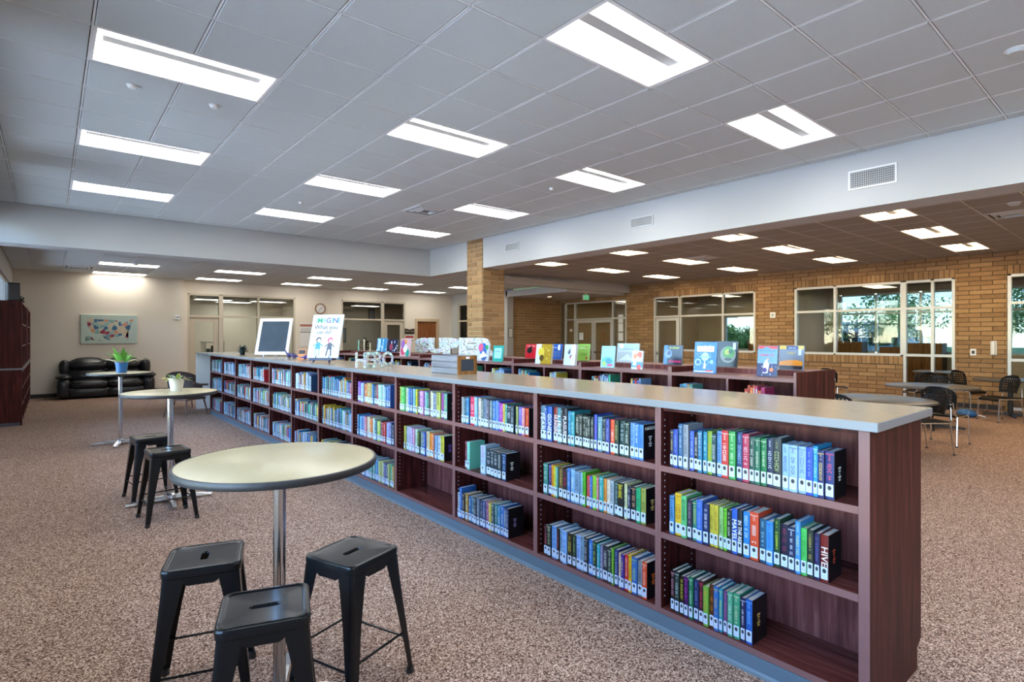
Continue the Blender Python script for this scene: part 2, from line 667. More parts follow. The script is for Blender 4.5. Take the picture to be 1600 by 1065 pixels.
# ------------------------------------------------------------------ suspended ceilings
def ceiling(name, x0, x1, y0, y1, z, gx, sx, gy, sy, lights, tile_mat, label):
    """lights: set of (col,row) cells, each light fills (col,row) and (col+1,row)"""
    root = tag(MB().box(x0, x1, y0, y1, z + 0.16, z + 0.2).build(name, 'blackout_deck'), label, None, None, 'structure')  # unseen dark slab added above the tiles, keeps sky light out
    c0, c1 = math.floor((x0 - gx) / sx), math.ceil((x1 - gx) / sx)
    r0, r1 = math.floor((y0 - gy) / sy), math.ceil((y1 - gy) / sy)
    used = {(c + k, r) for c, r in lights for k in (0, 1)}
    tiles = []
    for c in range(c0, c1):
        for r in range(r0, r1):
            if (c, r) in used:
                continue
            a, b = max(x0, gx + c * sx), min(x1, gx + (c + 1) * sx)
            d, e = max(y0, gy + r * sy), min(y1, gy + (r + 1) * sy)
            if b - a < 0.03 or e - d < 0.03:
                continue
            ctr = ((a + b) / 2, (d + e) / 2, z)
            tiles.append((shown(ctr, (b - a) * (e - d)), a + 0.012, b - 0.012, d + 0.012, e - 0.012))
    tiles.sort(key=lambda t: -t[0])
    shared = {}
    far = MB()
    nfar = 0
    for i, (s, a, b, d, e) in enumerate(tiles):
        if i < 300 and s > 0:
            key = (round(b - a, 3), round(e - d, 3))
            if key not in shared:
                w, h = key[0] / 2, key[1] / 2
                m = MB()
                q = 0.006
                m.rings([[(-w, -h, 0.012), (w, -h, 0.012), (w, h, 0.012), (-w, h, 0.012)],
                         [(-w, -h, -0.002), (w, -h, -0.002), (w, h, -0.002), (-w, h, -0.002)],
                         [(-w + q, -h + q, -0.006), (w - q, -h + q, -0.006), (w - q, h - q, -0.006), (-w + q, h - q, -0.006)]])
                me = m.mesh('ceiling_tile')
                me.materials.append(MAT[tile_mat])
                shared[key] = me
            inst('ceiling_tile', shared[key], root, ((a + b) / 2, (d + e) / 2, z))
        else:
            far.box(a, b, d, e, z - 0.006, z + 0.012)
            nfar += 1
    if nfar:
        tag(far.build('ceiling_tiles', tile_mat, root), kind='stuff')
    for c in range(c0, c1 + 1):
        x = gx + c * sx
        if x0 < x < x1:
            # runners stop at the light openings they would cross
            segs = [[y0, y1]]
            for (lc, lr) in lights:
                if lc + 1 == c:
                    ya, yb = gy + lr * sy, gy + (lr + 1) * sy
                    new = []
                    for s0, s1 in segs:
                        if yb <= s0 or ya >= s1:
                            new.append([s0, s1])
                        else:
                            if ya > s0:
                                new.append([s0, ya])
                            if yb < s1:
                                new.append([yb, s1])
                    segs = new
            m = MB()
            for s0, s1 in segs:
                m.box(x - 0.0065, x + 0.0065, s0, s1, z - 0.004, z + 0.02)
            m.build('ceiling_runner', 'tee', root)
    for r in range(r0, r1 + 1):
        y = gy + r * sy
        if y0 < y < y1:
            MB().box(x0, x1, y - 0.0065, y + 0.0065, z - 0.004, z + 0.02).build('ceiling_runner', 'tee', root)
    return root


def troffer_proto(lw, lh, lamp):
    """recessed basket light: housing frame, glowing lenses in the trough, perforated bar between them"""
    w, h = lw / 2 - 0.006, lh / 2 - 0.006
    f = MB()
    t = 0.018
    f.box(-w, w, -h, -h + t, -0.004, 0.10)
    f.box(-w, w, h - t, h, -0.004, 0.10)
    f.box(-w, -w + t, -h + t, h - t, -0.004, 0.10)
    f.box(w - t, w, -h + t, h - t, -0.004, 0.10)
    f.box(-w, w, -h, h, 0.10, 0.112)
    a, b = w - t, h - t
    lens = []
    for sgn in (-1, 1):
        m = MB()
        k = 0.048
        pts = []
        for i in range(7):
            u = i / 6.0
            y = sgn * (b - (b - k) * u)
            zz = 0.012 + 0.075 * math.sin(u * PI * 0.5) ** 0.8
            pts.append((y, zz))
        r0 = [(-a, y, zz) for y, zz in pts]
        r1 = [(a, y, zz) for y, zz in pts]
        if sgn > 0:
            r0, r1 = r1, r0
        m.rings([r0, r1], close=False, cap0=False, cap1=False)
        lens.append(m)
    bar = MB().box(-a + 0.05, a - 0.05, -0.05, 0.05, 0.062, 0.072)
    for x in (-a + 0.05, a - 0.06):
        bar.box(x, x + 0.01, -0.05, 0.05, 0.072, 0.1)
    ends = MB().box(-a, -a + 0.006, -b, b, 0.0, 0.1)
    return f, lens, bar, ends, lamp


LIGHT_MESH = {}


def troffer(x, y, z, lw, lh, lamp, label, group):
    key = (round(lw, 3), round(lh, 3), lamp)
    if key not in LIGHT_MESH:
        f, lens, bar, ends, lm = troffer_proto(lw, lh, lamp)
        d = {}
        for nm, mb, mt in (('housing', f, 'troffer_white'), ('bar', bar, 'troffer_bar'), ('ends', ends, 'troffer_white'), ('lens0', lens[0], lamp), ('lens1', lens[1], lamp)):
            me = mb.mesh(nm)
            me.materials.append(MAT[mt])
            d[nm] = me
        LIGHT_MESH[key] = d
    d = LIGHT_MESH[key]
    t = thing('ceiling_light', label, 'ceiling light', (x, y, z), 0, group)
    inst('housing', d['housing'], t)
    inst('lens', d['lens0'], t)
    inst('lens', d['lens1'], t)
    inst('centre_bar', d['bar'], t)
    inst('end_plate', d['ends'], t)
    inst('end_plate', d['ends'], t, (0, 0, 0), (0, 0, PI))
    return t


GX, SX, GY, SY = 0.23, 0.6245, 2.327, 0.6165
hall_cells = [(c, r) for c in (0, 4, 8) for r in (-8, -4, 0, 4, 8, 12)]  # the two rows behind the camera are unseen, added to light the front
ceiling('ceiling', XL, XS, YF, YS, ZH, GX, SX, GY, SY, set(hall_cells), 'tile', 'pale grey square ceiling tiles over the tall hall')
rows_hall = {-8: None, -4: None, 0: 'first', 4: 'second', 8: 'third', 12: 'last'}
col_hall = {0: 'row along the window wall', 4: 'middle row', 8: 'row beside the grille soffit'}
for (c, r) in hall_cells:
    k = {-8: 'sixth', -4: 'fifth', 0: 'fourth', 4: 'third', 8: 'second', 12: 'nearest'}[r]
    troffer(GX + (c + 1) * SX, GY + (r + 0.5) * SY, ZH, 2 * SX, SY, 'lamp_hall',
            ('bright recessed light, nearest the sofa-end soffit, %s' % col_hall[c]) if r == 12 else
            ('bright recessed light, %s from sofa-end soffit, %s' % (k, col_hall[c])), 'recessed lights of the tall hall')

GXb, SXb, GYb, SYb = 0.88, 0.62, 15.98, 0.6125
back_cells = [(c, r) for c in (0, 4, 8, 12, 16) for r in (0, 4)]
ceiling('ceiling_back', XL, 13.0, YS + 0.5, 19.6, ZB, GXb, SXb, GYb, SYb, set(back_cells), 'tile', 'low grey tile ceiling above the sofa')
bname = {0: 'over the sofa', 4: 'over the glazed office door', 8: 'in front of the clock', 12: 'in front of the dark office window', 16: 'near the oak door'}
for (c, r) in back_cells:
    troffer(GXb + (c + 1) * SXb, GYb + (r + 0.5) * SYb, ZB, 2 * SXb, SYb, 'lamp_back',
            'slim recessed light %s, %s' % (bname[c], 'the one by the wall' if r == 4 else 'the one by the soffit'), 'recessed lights of the low back ceiling')

GXr, SXr, GYr, SYr = 8.93, 0.6225, 2.535, 0.6165
side_cells = [(c, r) for c in (0, 4, 8) for r in (-8, -4, 0, 4, 8, 12)]
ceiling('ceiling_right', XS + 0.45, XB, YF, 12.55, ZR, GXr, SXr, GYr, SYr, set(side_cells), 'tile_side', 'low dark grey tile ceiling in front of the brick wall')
sname = {0: 'row under the soffit', 4: 'middle row', 8: 'row along the brick wall'}
for (c, r) in side_cells:
    k = {12: 'nearest the beam', 8: 'second from the beam', 4: 'third from the beam', 0: 'fourth from the beam', -4: 'fifth from the beam', -8: 'sixth from the beam'}[r]
    troffer(GXr + (c + 1) * SXr, GYr + (r + 0.5) * SYr, ZR, 2 * SXr, SYr, 'lamp_side',
            'warm recessed light %s, %s' % (k, sname[c]), 'recessed lights of the low side ceiling')


# ------------------------------------------------------------------ brickwork
BL, BH, BJ = 0.405, 0.1015, 0.013


def brick_rows(a0, a1, z0, z1, holes, soldiers):
    """bricks of a wall: list of (a,b,c,d) after cutting by holes; soldiers = upright courses"""
    out = []
    n = int(math.ceil((z1 - z0) / BH))
    for k in range(n):
        c, d = z0 + k * BH, min(z1, z0 + (k + 1) * BH)
        zc = (c + d) / 2
        cuts = [(h[0], h[1]) for h in list(holes) + list(soldiers) if h[2] < zc < h[3]]
        spans = [[a0, a1]]
        for h0, h1 in cuts:
            new = []
            for s0, s1 in spans:
                if h1 <= s0 or h0 >= s1:
                    new.append([s0, s1])
                else:
                    if h0 > s0 + 0.02:
                        new.append([s0, h0])
                    if h1 < s1 - 0.02:
                        new.append([h1, s1])
            spans = new
        off = (k % 2) * BL / 2
        for s0, s1 in spans:
            i = math.floor((s0 - off) / BL)
            while off + i * BL < s1:
                a, b = max(s0, off + i * BL), min(s1, off + (i + 1) * BL)
                if b - a > 0.03 and d - c > 0.03:
                    out.append((a, b, c, d))
                i += 1
    for (h0, h1, c, d) in soldiers:
        m = max(1, round((h1 - h0) / 0.1))
        w = (h1 - h0) / m
        for i in range(m):
            out.append((h0 + i * w, h0 + (i + 1) * w, c, d))
    return out


def brick_face(parent, axis, pos, side, bricks, budget):
    """lay the bricks proud of the mortar on plane axis=pos; side = -1 faces towards the smaller coordinate"""
    j = BJ / 2
    items = []
    for (a, b, c, d) in bricks:
        ctr = (pos, (a + b) / 2, (c + d) / 2) if axis == 'x' else ((a + b) / 2, pos, (c + d) / 2)
        items.append((shown(ctr, (b - a) * (d - c)), a + j, b - j, c + j, d - j))
    items.sort(key=lambda t: -t[0])
    shared = {}
    far = MB()
    shades = []
    for i, (s, a, b, c, d) in enumerate(items):
        jit = rnd.uniform(0.004, 0.009)
        if i < budget and s > 0:
            key = (round(b - a, 2), round(d - c, 2))
            if key not in shared:
                w, h = (b - a) / 2, (d - c) / 2
                q = 0.004
                m = MB()

                def ring(ww, hh, t):
                    if axis == 'x':
                        return [(t * side, -ww, -hh), (t * side, ww, -hh), (t * side, ww, hh), (t * side, -ww, hh)]
                    return [(-ww, t * side, -hh), (ww, t * side, -hh), (ww, t * side, hh), (-ww, t * side, hh)]
                m.rings([ring(w, h, -0.012), ring(w, h, 0.004), ring(w - q, h - q, 0.008)])
                me = m.mesh('brick')
                me.materials.append(MAT['brick'])
                shared[key] = me
            off = jit - 0.006
            if axis == 'x':
                inst('brick', shared[key], parent, (pos + side * off, (a + b) / 2, (c + d) / 2))
            else:
                inst('brick', shared[key], parent, ((a + b) / 2, pos + side * off, (c + d) / 2))
        else:
            p0, p1 = pos + side * jit, pos - side * 0.012
            if axis == 'x':
                far.box(p0, p1, a, b, c, d)
            else:
                far.box(a, b, p0, p1, c, d)
            shades += [rnd.random()] * 6
    if far.f:
        o = far.build('bricks', 'brick', parent)
        at = o.data.attributes.new('shade', 'FLOAT', 'FACE')
        at.data.foreach_set('value', shades)
        tag(o, kind='stuff')


W1 = (7.97, 11.54)
W2 = (3.295, 6.86)
W3 = (0.35, 2.39)
DV = (12.70, 15.82)
brick_holes = [(W1[0], 10.50, 1.13, 2.95), (10.50, W1[1], 0, 2.95), (4.30, W2[1], 1.13, 2.95), (W2[0], 4.30, 0, 2.95), (W3[0], W3[1], 0, 2.95), (DV[0], DV[1], 0, 2.95)]
soldiers = [(W1[0], W1[1], 2.95, 3.15), (W2[0], W2[1], 2.95, 3.15), (W3[0], W3[1], 2.95, 3.15), (W1[0], 10.50, 0.93, 1.13), (4.30, W2[1], 0.93, 1.13)]
wr = wall('wall_right', 'x', XB + 0.008, XB + 0.22, YF, 16.2, 0, 3.7, 'mortar', brick_holes, 'tan brick wall with three aluminium framed windows')
brick_face(wr, 'x', XB, -1, brick_rows(YF, 12.69, 0, 3.46, brick_holes, soldiers) + brick_rows(12.69, 15.99, 2.96, 3.12, [], []), 300)

wv = wall('wall_vestibule', 'y', 16.008, 16.2, 13.3, XB, 0, 3.3, 'mortar_light', label='tan brick side wall of the entrance recess')
brick_face(wv, 'y', 16.0, -1, brick_rows(13.3, 15.88, 0, 3.08, [], []), 300)

CX0, CX1, CY0, CY1 = 7.25, 7.86, 9.72, 10.30
col = slab('wall_column', CX0 + 0.008, CX1 - 0.008, CY0 + 0.008, CY1 - 0.008, 0, ZH + 0.05, 'mortar_light', 'square tan brick column running up through the white soffit')
brick_face(col, 'x', CX0, -1, [b for b in brick_rows(CY0, CY1, 0, ZH, [], [])], 110)
brick_face(col, 'y', CY0, -1, [b for b in brick_rows(CX0, CX1, 0, 3.10, [], [])], 110)
brick_face(col, 'x', CX1, 1, brick_rows(CY0, CY1, 0, 3.10, [], []), 0)

# ------------------------------------------------------------------ back walls and the rooms behind the glass
slab('wall_back', XL, 3.1, 19.08, 19.8, 0, 3.6, 'paint_cream', 'cream wall behind the black sofa')
WA, WBk, DO = (3.28, 6.55), (8.2, 10.82), (11.30, 12.32)
wall('wall_alcove', 'y', 19.6, 19.8, 3.1, 13.3, 0, 3.6, 'paint_cream', [(WA[0], WA[1], 0, 2.95), (WBk[0], WBk[1], 0, 2.95), (DO[0], DO[1], 0, 2.28)],
     'cream wall with office glazing, clock and oak door')
wall('wall_passage', 'x', 13.0, 13.3, 15.9, 19.6, 0, 3.6, 'paint', [(17.6, 19.15, 0, 2.95)], 'white wall end beside the entrance recess')
slab('ceiling_vestibule', 13.0, XB, 12.8, 16.0, 3.08, 3.3, 'paint', 'white ceiling over the entrance recess')
slab('baseboard_back', XL, 3.1, 19.065, 19.08, 0, 0.1, 'dark_base', 'black baseboard along the cream wall behind the sofa')
slab('baseboard_alcove', 6.6, 8.15, 19.585, 19.6, 0, 0.1, 'dark_base', 'black baseboard under the wall clock')
slab('baseboard_right', XB - 0.012, XB - 0.004, 2.45, 3.25, 0, 0.1, 'dark_base', 'dark baseboard of the brick pier between the windows')

# office rooms at the back
slab('wall_office_far', 3.1, 13.3, 23.4, 23.6, 0, 3.3, 'paint_cream')
slab('wall_office_left', 3.0, 3.1, 19.8, 23.4, 0, 3.3, 'paint_cream')
slab('wall_office_middle', 7.3, 7.4, 19.8, 23.4, 0, 3.3, 'paint_cream')
slab('wall_office_right', 13.3, 13.4, 19.8, 23.4, 0, 3.3, 'paint_tan')
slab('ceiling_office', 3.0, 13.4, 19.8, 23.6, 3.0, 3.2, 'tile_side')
slab('wall_passage_far', 15.5, 15.6, 16.2, 19.8, 0, 3.3, 'paint_tan')
slab('ceiling_passage', 13.3, 15.6, 16.2, 19.8, 3.0, 3.2, 'tile_side')
# class rooms behind the brick wall
XO = 19.7
OUT_WIN = [(0.4, 3.4), (3.75, 7.09), (8.2, 11.1)]
wall('wall_outer', 'x', XO, XO + 0.2, YF, 16.4, 0, 3.3, 'paint_tan', [(0.4, 3.4, 1.1, 2.95), (3.75, 7.09, 1.1, 2.95), (8.2, 11.1, 1.1, 2.38)], 'outer wall of the rooms behind the brick wall')
slab('wall_room_a', XB + 0.22, XO, 7.35, 7.45, 0, 3.3, 'paint_cream')
slab('wall_room_b', XB + 0.22, XO, 12.2, 12.3, 0, 3.3, 'paint_tan')
slab('wall_room_c', XB + 0.22, XO, 16.3, 16.4, 0, 3.3, 'paint_tan')
slab('wall_room_d', XB + 0.22, XO, YF - 0.1, YF, 0, 3.3, 'paint_tan')
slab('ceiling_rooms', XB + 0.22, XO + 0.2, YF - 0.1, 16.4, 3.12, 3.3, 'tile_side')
for (x, y, nm) in ((17.9, 5.4, 'class room behind the wide window'), (17.9, 1.6, 'class room behind the edge window'), (17.9, 10.0, 'work room behind the narrow window'), (17.9, 14.2, 'lobby behind the double doors')):  # lights added to brighten the rooms behind the brick wall
    troffer(x, y, 3.003, 1.2, 0.6, 'lamp_side', 'added fill light in the ' + nm, 'added lights of the side rooms')
for (x, y, nm) in ((4.4, 21.5, 'bright office behind the glazed door'), (6.2, 21.5, 'bright office behind the chalkboard'), (5.3, 22.6, 'bright office by its far wall'), (10.2, 21.8, 'dim office behind the easel poster')):  # lights added so the offices show brighter through their glass
    troffer(x, y, 2.883, 1.2, 0.6, 'lamp_back', 'added fill light in the ' + nm, 'added lights of the offices')


# ------------------------------------------------------------------ glazing
def window(name, axis, pos, us, zs, bar, depth, mat, glass, label, skip=(), nobar=(), sill=False):
    """us / zs: bar positions along the wall and up; skip: (i,j) cells without glass; nobar: bar segments left out"""
    root = thing(name, label, None, kind='structure')
    b = bar / 2

    def bx(mb, a0, a1, d0, d1, z0, z1):
        if axis == 'x':
            mb.box(pos + d0, pos + d1, a0, a1, z0, z1)
        else:
            mb.box(a0, a1, pos + d0, pos + d1, z0, z1)
    nu, nz = len(us), len(zs)
    for i, u in enumerate(us):
        m = MB()
        bx(m, u - b, u + b, -depth / 2, depth / 2, zs[0] if i not in nobar else zs[1], zs[-1])
        m.build('jamb' if i in (0, nu - 1) else 'mullion', mat, root)
    for j, z in enumerate(zs):
        for i in range(nu - 1):
            if (i, j) in skip:
                continue
            m = MB()
            bx(m, us[i] + b, us[i + 1] - b, -depth / 2 + 0.004, depth / 2 - 0.004, z - b, z + b)
            m.build('head' if j == nz - 1 else 'sill' if j == 0 else 'transom', mat, root)
    for i in range(nu - 1):
        for j in range(nz - 1):
            if (i, j, 'g') in skip:
                continue
            m = MB()
            bx(m, us[i] + b, us[i + 1] - b, -0.003, 0.003, zs[j] + b, zs[j + 1] - b)
            m.build('pane', glass, root)
    return root


def glass_door(name, axis, pos, u0, u1, z1, mat, label, stile=0.1, bottom=0.25, handle='bar', side=1):
    root = thing(name, label, None, kind='structure')

    def bx(mb, a0, a1, d0, d1, z0, zz):
        if axis == 'x':
            mb.box(pos + d0, pos + d1, a0, a1, z0, zz)
        else:
            mb.box(a0, a1, pos + d0, pos + d1, z0, zz)
    for a, b_ in ((u0, u0 + stile), (u1 - stile, u1)):
        m = MB()
        bx(m, a, b_, -0.022, 0.022, 0.01, z1)
        m.build('stile', mat, root)
    m = MB()
    bx(m, u0 + stile, u1 - stile, -0.022, 0.022, z1 - stile, z1)
    m.build('top_rail', mat, root)
    m = MB()
    bx(m, u0 + stile, u1 - stile, -0.022, 0.022, 0.01, bottom)
    m.build('bottom_rail', mat, root)
    m = MB()
    bx(m, u0 + stile, u1 - stile, -0.003, 0.003, bottom, z1 - stile)
    m.build('pane', 'glass', root)
    m = MB()
    if handle == 'bar':
        bx(m, u0 + 0.06, u1 - 0.06, -0.075, -0.05, 0.98, 1.05)
        bx(m, u0 + 0.06, u0 + 0.1, -0.05, -0.02, 0.98, 1.05)
        bx(m, u1 - 0.1, u1 - 0.06, -0.05, -0.02, 0.98, 1.05)
        m.build('push_bar', 'chrome', root)
    else:
        a = u1 - 0.07 if side > 0 else u0 + 0.03
        bx(m, a, a + 0.04, -0.04, -0.022, 0.98, 1.1)
        bx(m, a - 0.08 if side > 0 else a, a + 0.04 if side > 0 else a + 0.12, -0.07, -0.045, 1.03, 1.05)
        bx(m, a + 0.01, a + 0.03, -0.05, -0.03, 1.03, 1.05)
        m.build('door_handle', 'chrome', root)
    return root


# brick wall glazing
window('window_1', 'x', XB + 0.07, [W1[0] + 0.03, 9.0, 10.50], [1.16, 2.28, 2.92], 0.06, 0.12, 'aluminium', 'glass', 'three light aluminium window behind the picture book display')
window('window_16', 'x', XB + 0.07, [10.54, W1[1] - 0.03], [0.0, 2.28, 2.92], 0.06, 0.12, 'aluminium', 'glass', 'door frame with glazed fanlight beside the narrow window', skip={(0, 0), (0, 0, 'g')})
glass_door('door_1', 'x', XB + 0.07, 10.58, W1[1] - 0.07, 2.24, 'aluminium', 'aluminium glazed class room door in the brick wall', handle='lever')
window('window_2', 'x', XB + 0.07, [4.33, 5.827, W2[1] - 0.03], [1.16, 2.28, 2.92], 0.06, 0.12, 'aluminium', 'glass', 'wide aluminium window above the soldier course, trees seen through it')
window('window_17', 'x', XB + 0.07, [W2[0] + 0.03, 3.72, 4.27], [0.03, 1.16, 2.28, 2.92], 0.06, 0.12, 'aluminium', 'glass', 'full height aluminium light joined to the wide window', skip={(0, 3, 'x')})
window('window_3', 'x', XB + 0.07, [W3[0] + 0.03, 1.3, W3[1] - 0.03], [0.05, 1.1, 2.33, 2.92], 0.06, 0.12, 'aluminium', 'glass', 'tall aluminium window beside the brick pier with the white wall phone')
# entrance
window('window_4', 'x', XB + 0.07, [DV[0] + 0.03, 13.35, 15.27, DV[1] - 0.03], [0.02, 2.28, 2.92], 0.06, 0.12, 'aluminium', 'glass', 'aluminium entrance screen with side lights around the double doors', skip={(1, 0), (1, 0, 'g')})
glass_door('door_2', 'x', XB + 0.07, 13.39, 14.305, 2.24, 'aluminium', 'glazed entrance door leaf with the round sticker')
glass_door('door_3', 'x', XB + 0.07, 14.315, 15.23, 2.24, 'aluminium', 'glazed entrance door leaf with the white notice')
# back wall offices
window('window_5', 'y', 19.67, [4.25, 5.35, WA[1] - 0.03], [0.03, 2.25, 2.92], 0.06, 0.14, 'frame_cream', 'glass', 'cream framed office window behind the chalkboard')
window('window_18', 'y', 19.67, [WA[0] + 0.03, 4.19], [0.0, 2.25, 2.92], 0.06, 0.14, 'frame_cream', 'glass', 'cream door frame with fanlight at the corner of the alcove', skip={(0, 0), (0, 0, 'g')})
glass_door('door_4', 'y', 19.67, WA[0] + 0.07, 4.15, 2.21, 'frame_cream', 'cream office door with a tall glass panel', stile=0.14, bottom=0.9, handle='lever')
window('window_6', 'y', 19.67, [WBk[0] + 0.03, 9.82], [0.5, 2.25, 2.92], 0.06, 0.14, 'frame_cream', 'glass', 'cream framed window into the dim office behind the poster')
window('window_19', 'y', 19.67, [9.88, WBk[1] - 0.03], [0.0, 2.25, 2.92], 0.06, 0.14, 'frame_cream', 'glass', 'cream door frame with fanlight near the oak door', skip={(0, 0), (0, 0, 'g')})
glass_door('door_5', 'y', 19.67, 9.92, WBk[1] - 0.07, 2.21, 'frame_cream', 'cream half glazed door into the dim office', stile=0.14, bottom=0.3, handle='lever')
slab('wall_office_apron', WBk[0], 9.85, 19.62, 19.76, 0, 0.5, 'paint_cream')
window('window_7', 'x', 13.1, [17.63, 19.12], [0.03, 2.25, 2.92], 0.06, 0.14, 'frame_cream', 'glass', 'cream framed glazing half hidden by the brick column')
# oak door
d6 = thing('door_6', 'solid oak coloured door in a cream frame', None, kind='structure')
MB().box(DO[0] + 0.07, DO[1] - 0.07, 19.63, 19.675, 0.01, 2.21).build('leaf', 'oak_door', d6)
for a, b_, c, d in ((DO[0] - 0.05, DO[0] + 0.06, 0, 2.33), (DO[1] - 0.06, DO[1] + 0.05, 0, 2.33), (DO[0] + 0.06, DO[1] - 0.06, 2.22, 2.33)):
    MB().box(a, b_, 19.57, 19.7, c, d).build('frame', 'paint_tan', d6)
MB().tube([(DO[0] + 0.14, 19.63, 1.02), (DO[0] + 0.14, 19.58, 1.02), (DO[0] + 0.24, 19.58, 1.02)], 0.012).build('door_handle', 'chrome', d6)
# outer windows
window('window_8', 'x', XO + 0.1, [3.78, 4.9, 6.05, 7.06], [1.13, 2.33, 2.92], 0.06, 0.12, 'aluminium', 'glass_dim', 'outer window of the class room with trees behind it')
window('window_9', 'x', XO + 0.1, [8.23, 9.7, 11.07], [1.13, 2.35], 0.06, 0.12, 'aluminium', 'glass_dim', 'outer window of the work room with sky behind it')
window('window_10', 'x', XO + 0.1, [0.43, 1.9, 3.37], [1.13, 2.33, 2.92], 0.06, 0.12, 'aluminium', 'glass_dim', 'outer window of the class room near the edge')
for i, (a, b_) in enumerate(LEFT_WIN):
    n = max(2, round((b_ - a) / 1.4))
    window('window_%d' % (11 + i), 'x', XL - 0.1, [a + 0.03 + (b_ - a - 0.06) * k / n for k in range(n + 1)], [LEFT_Z[i][0] + 0.03, 2.25, LEFT_Z[i][1] - 0.03], 0.06, 0.12, 'aluminium', 'glass_out',
           'white daylight window behind the tall bookcases' if i == 4 else 'unseen window in the left wall, shaped to bring in daylight')
    portal(XL - 0.19, a, b_, LEFT_Z[i][0], LEFT_Z[i][1], 1)
for (a, b_) in OUT_WIN:
    portal(XO + 0.19, a, b_, 1.1, 2.95, -1)

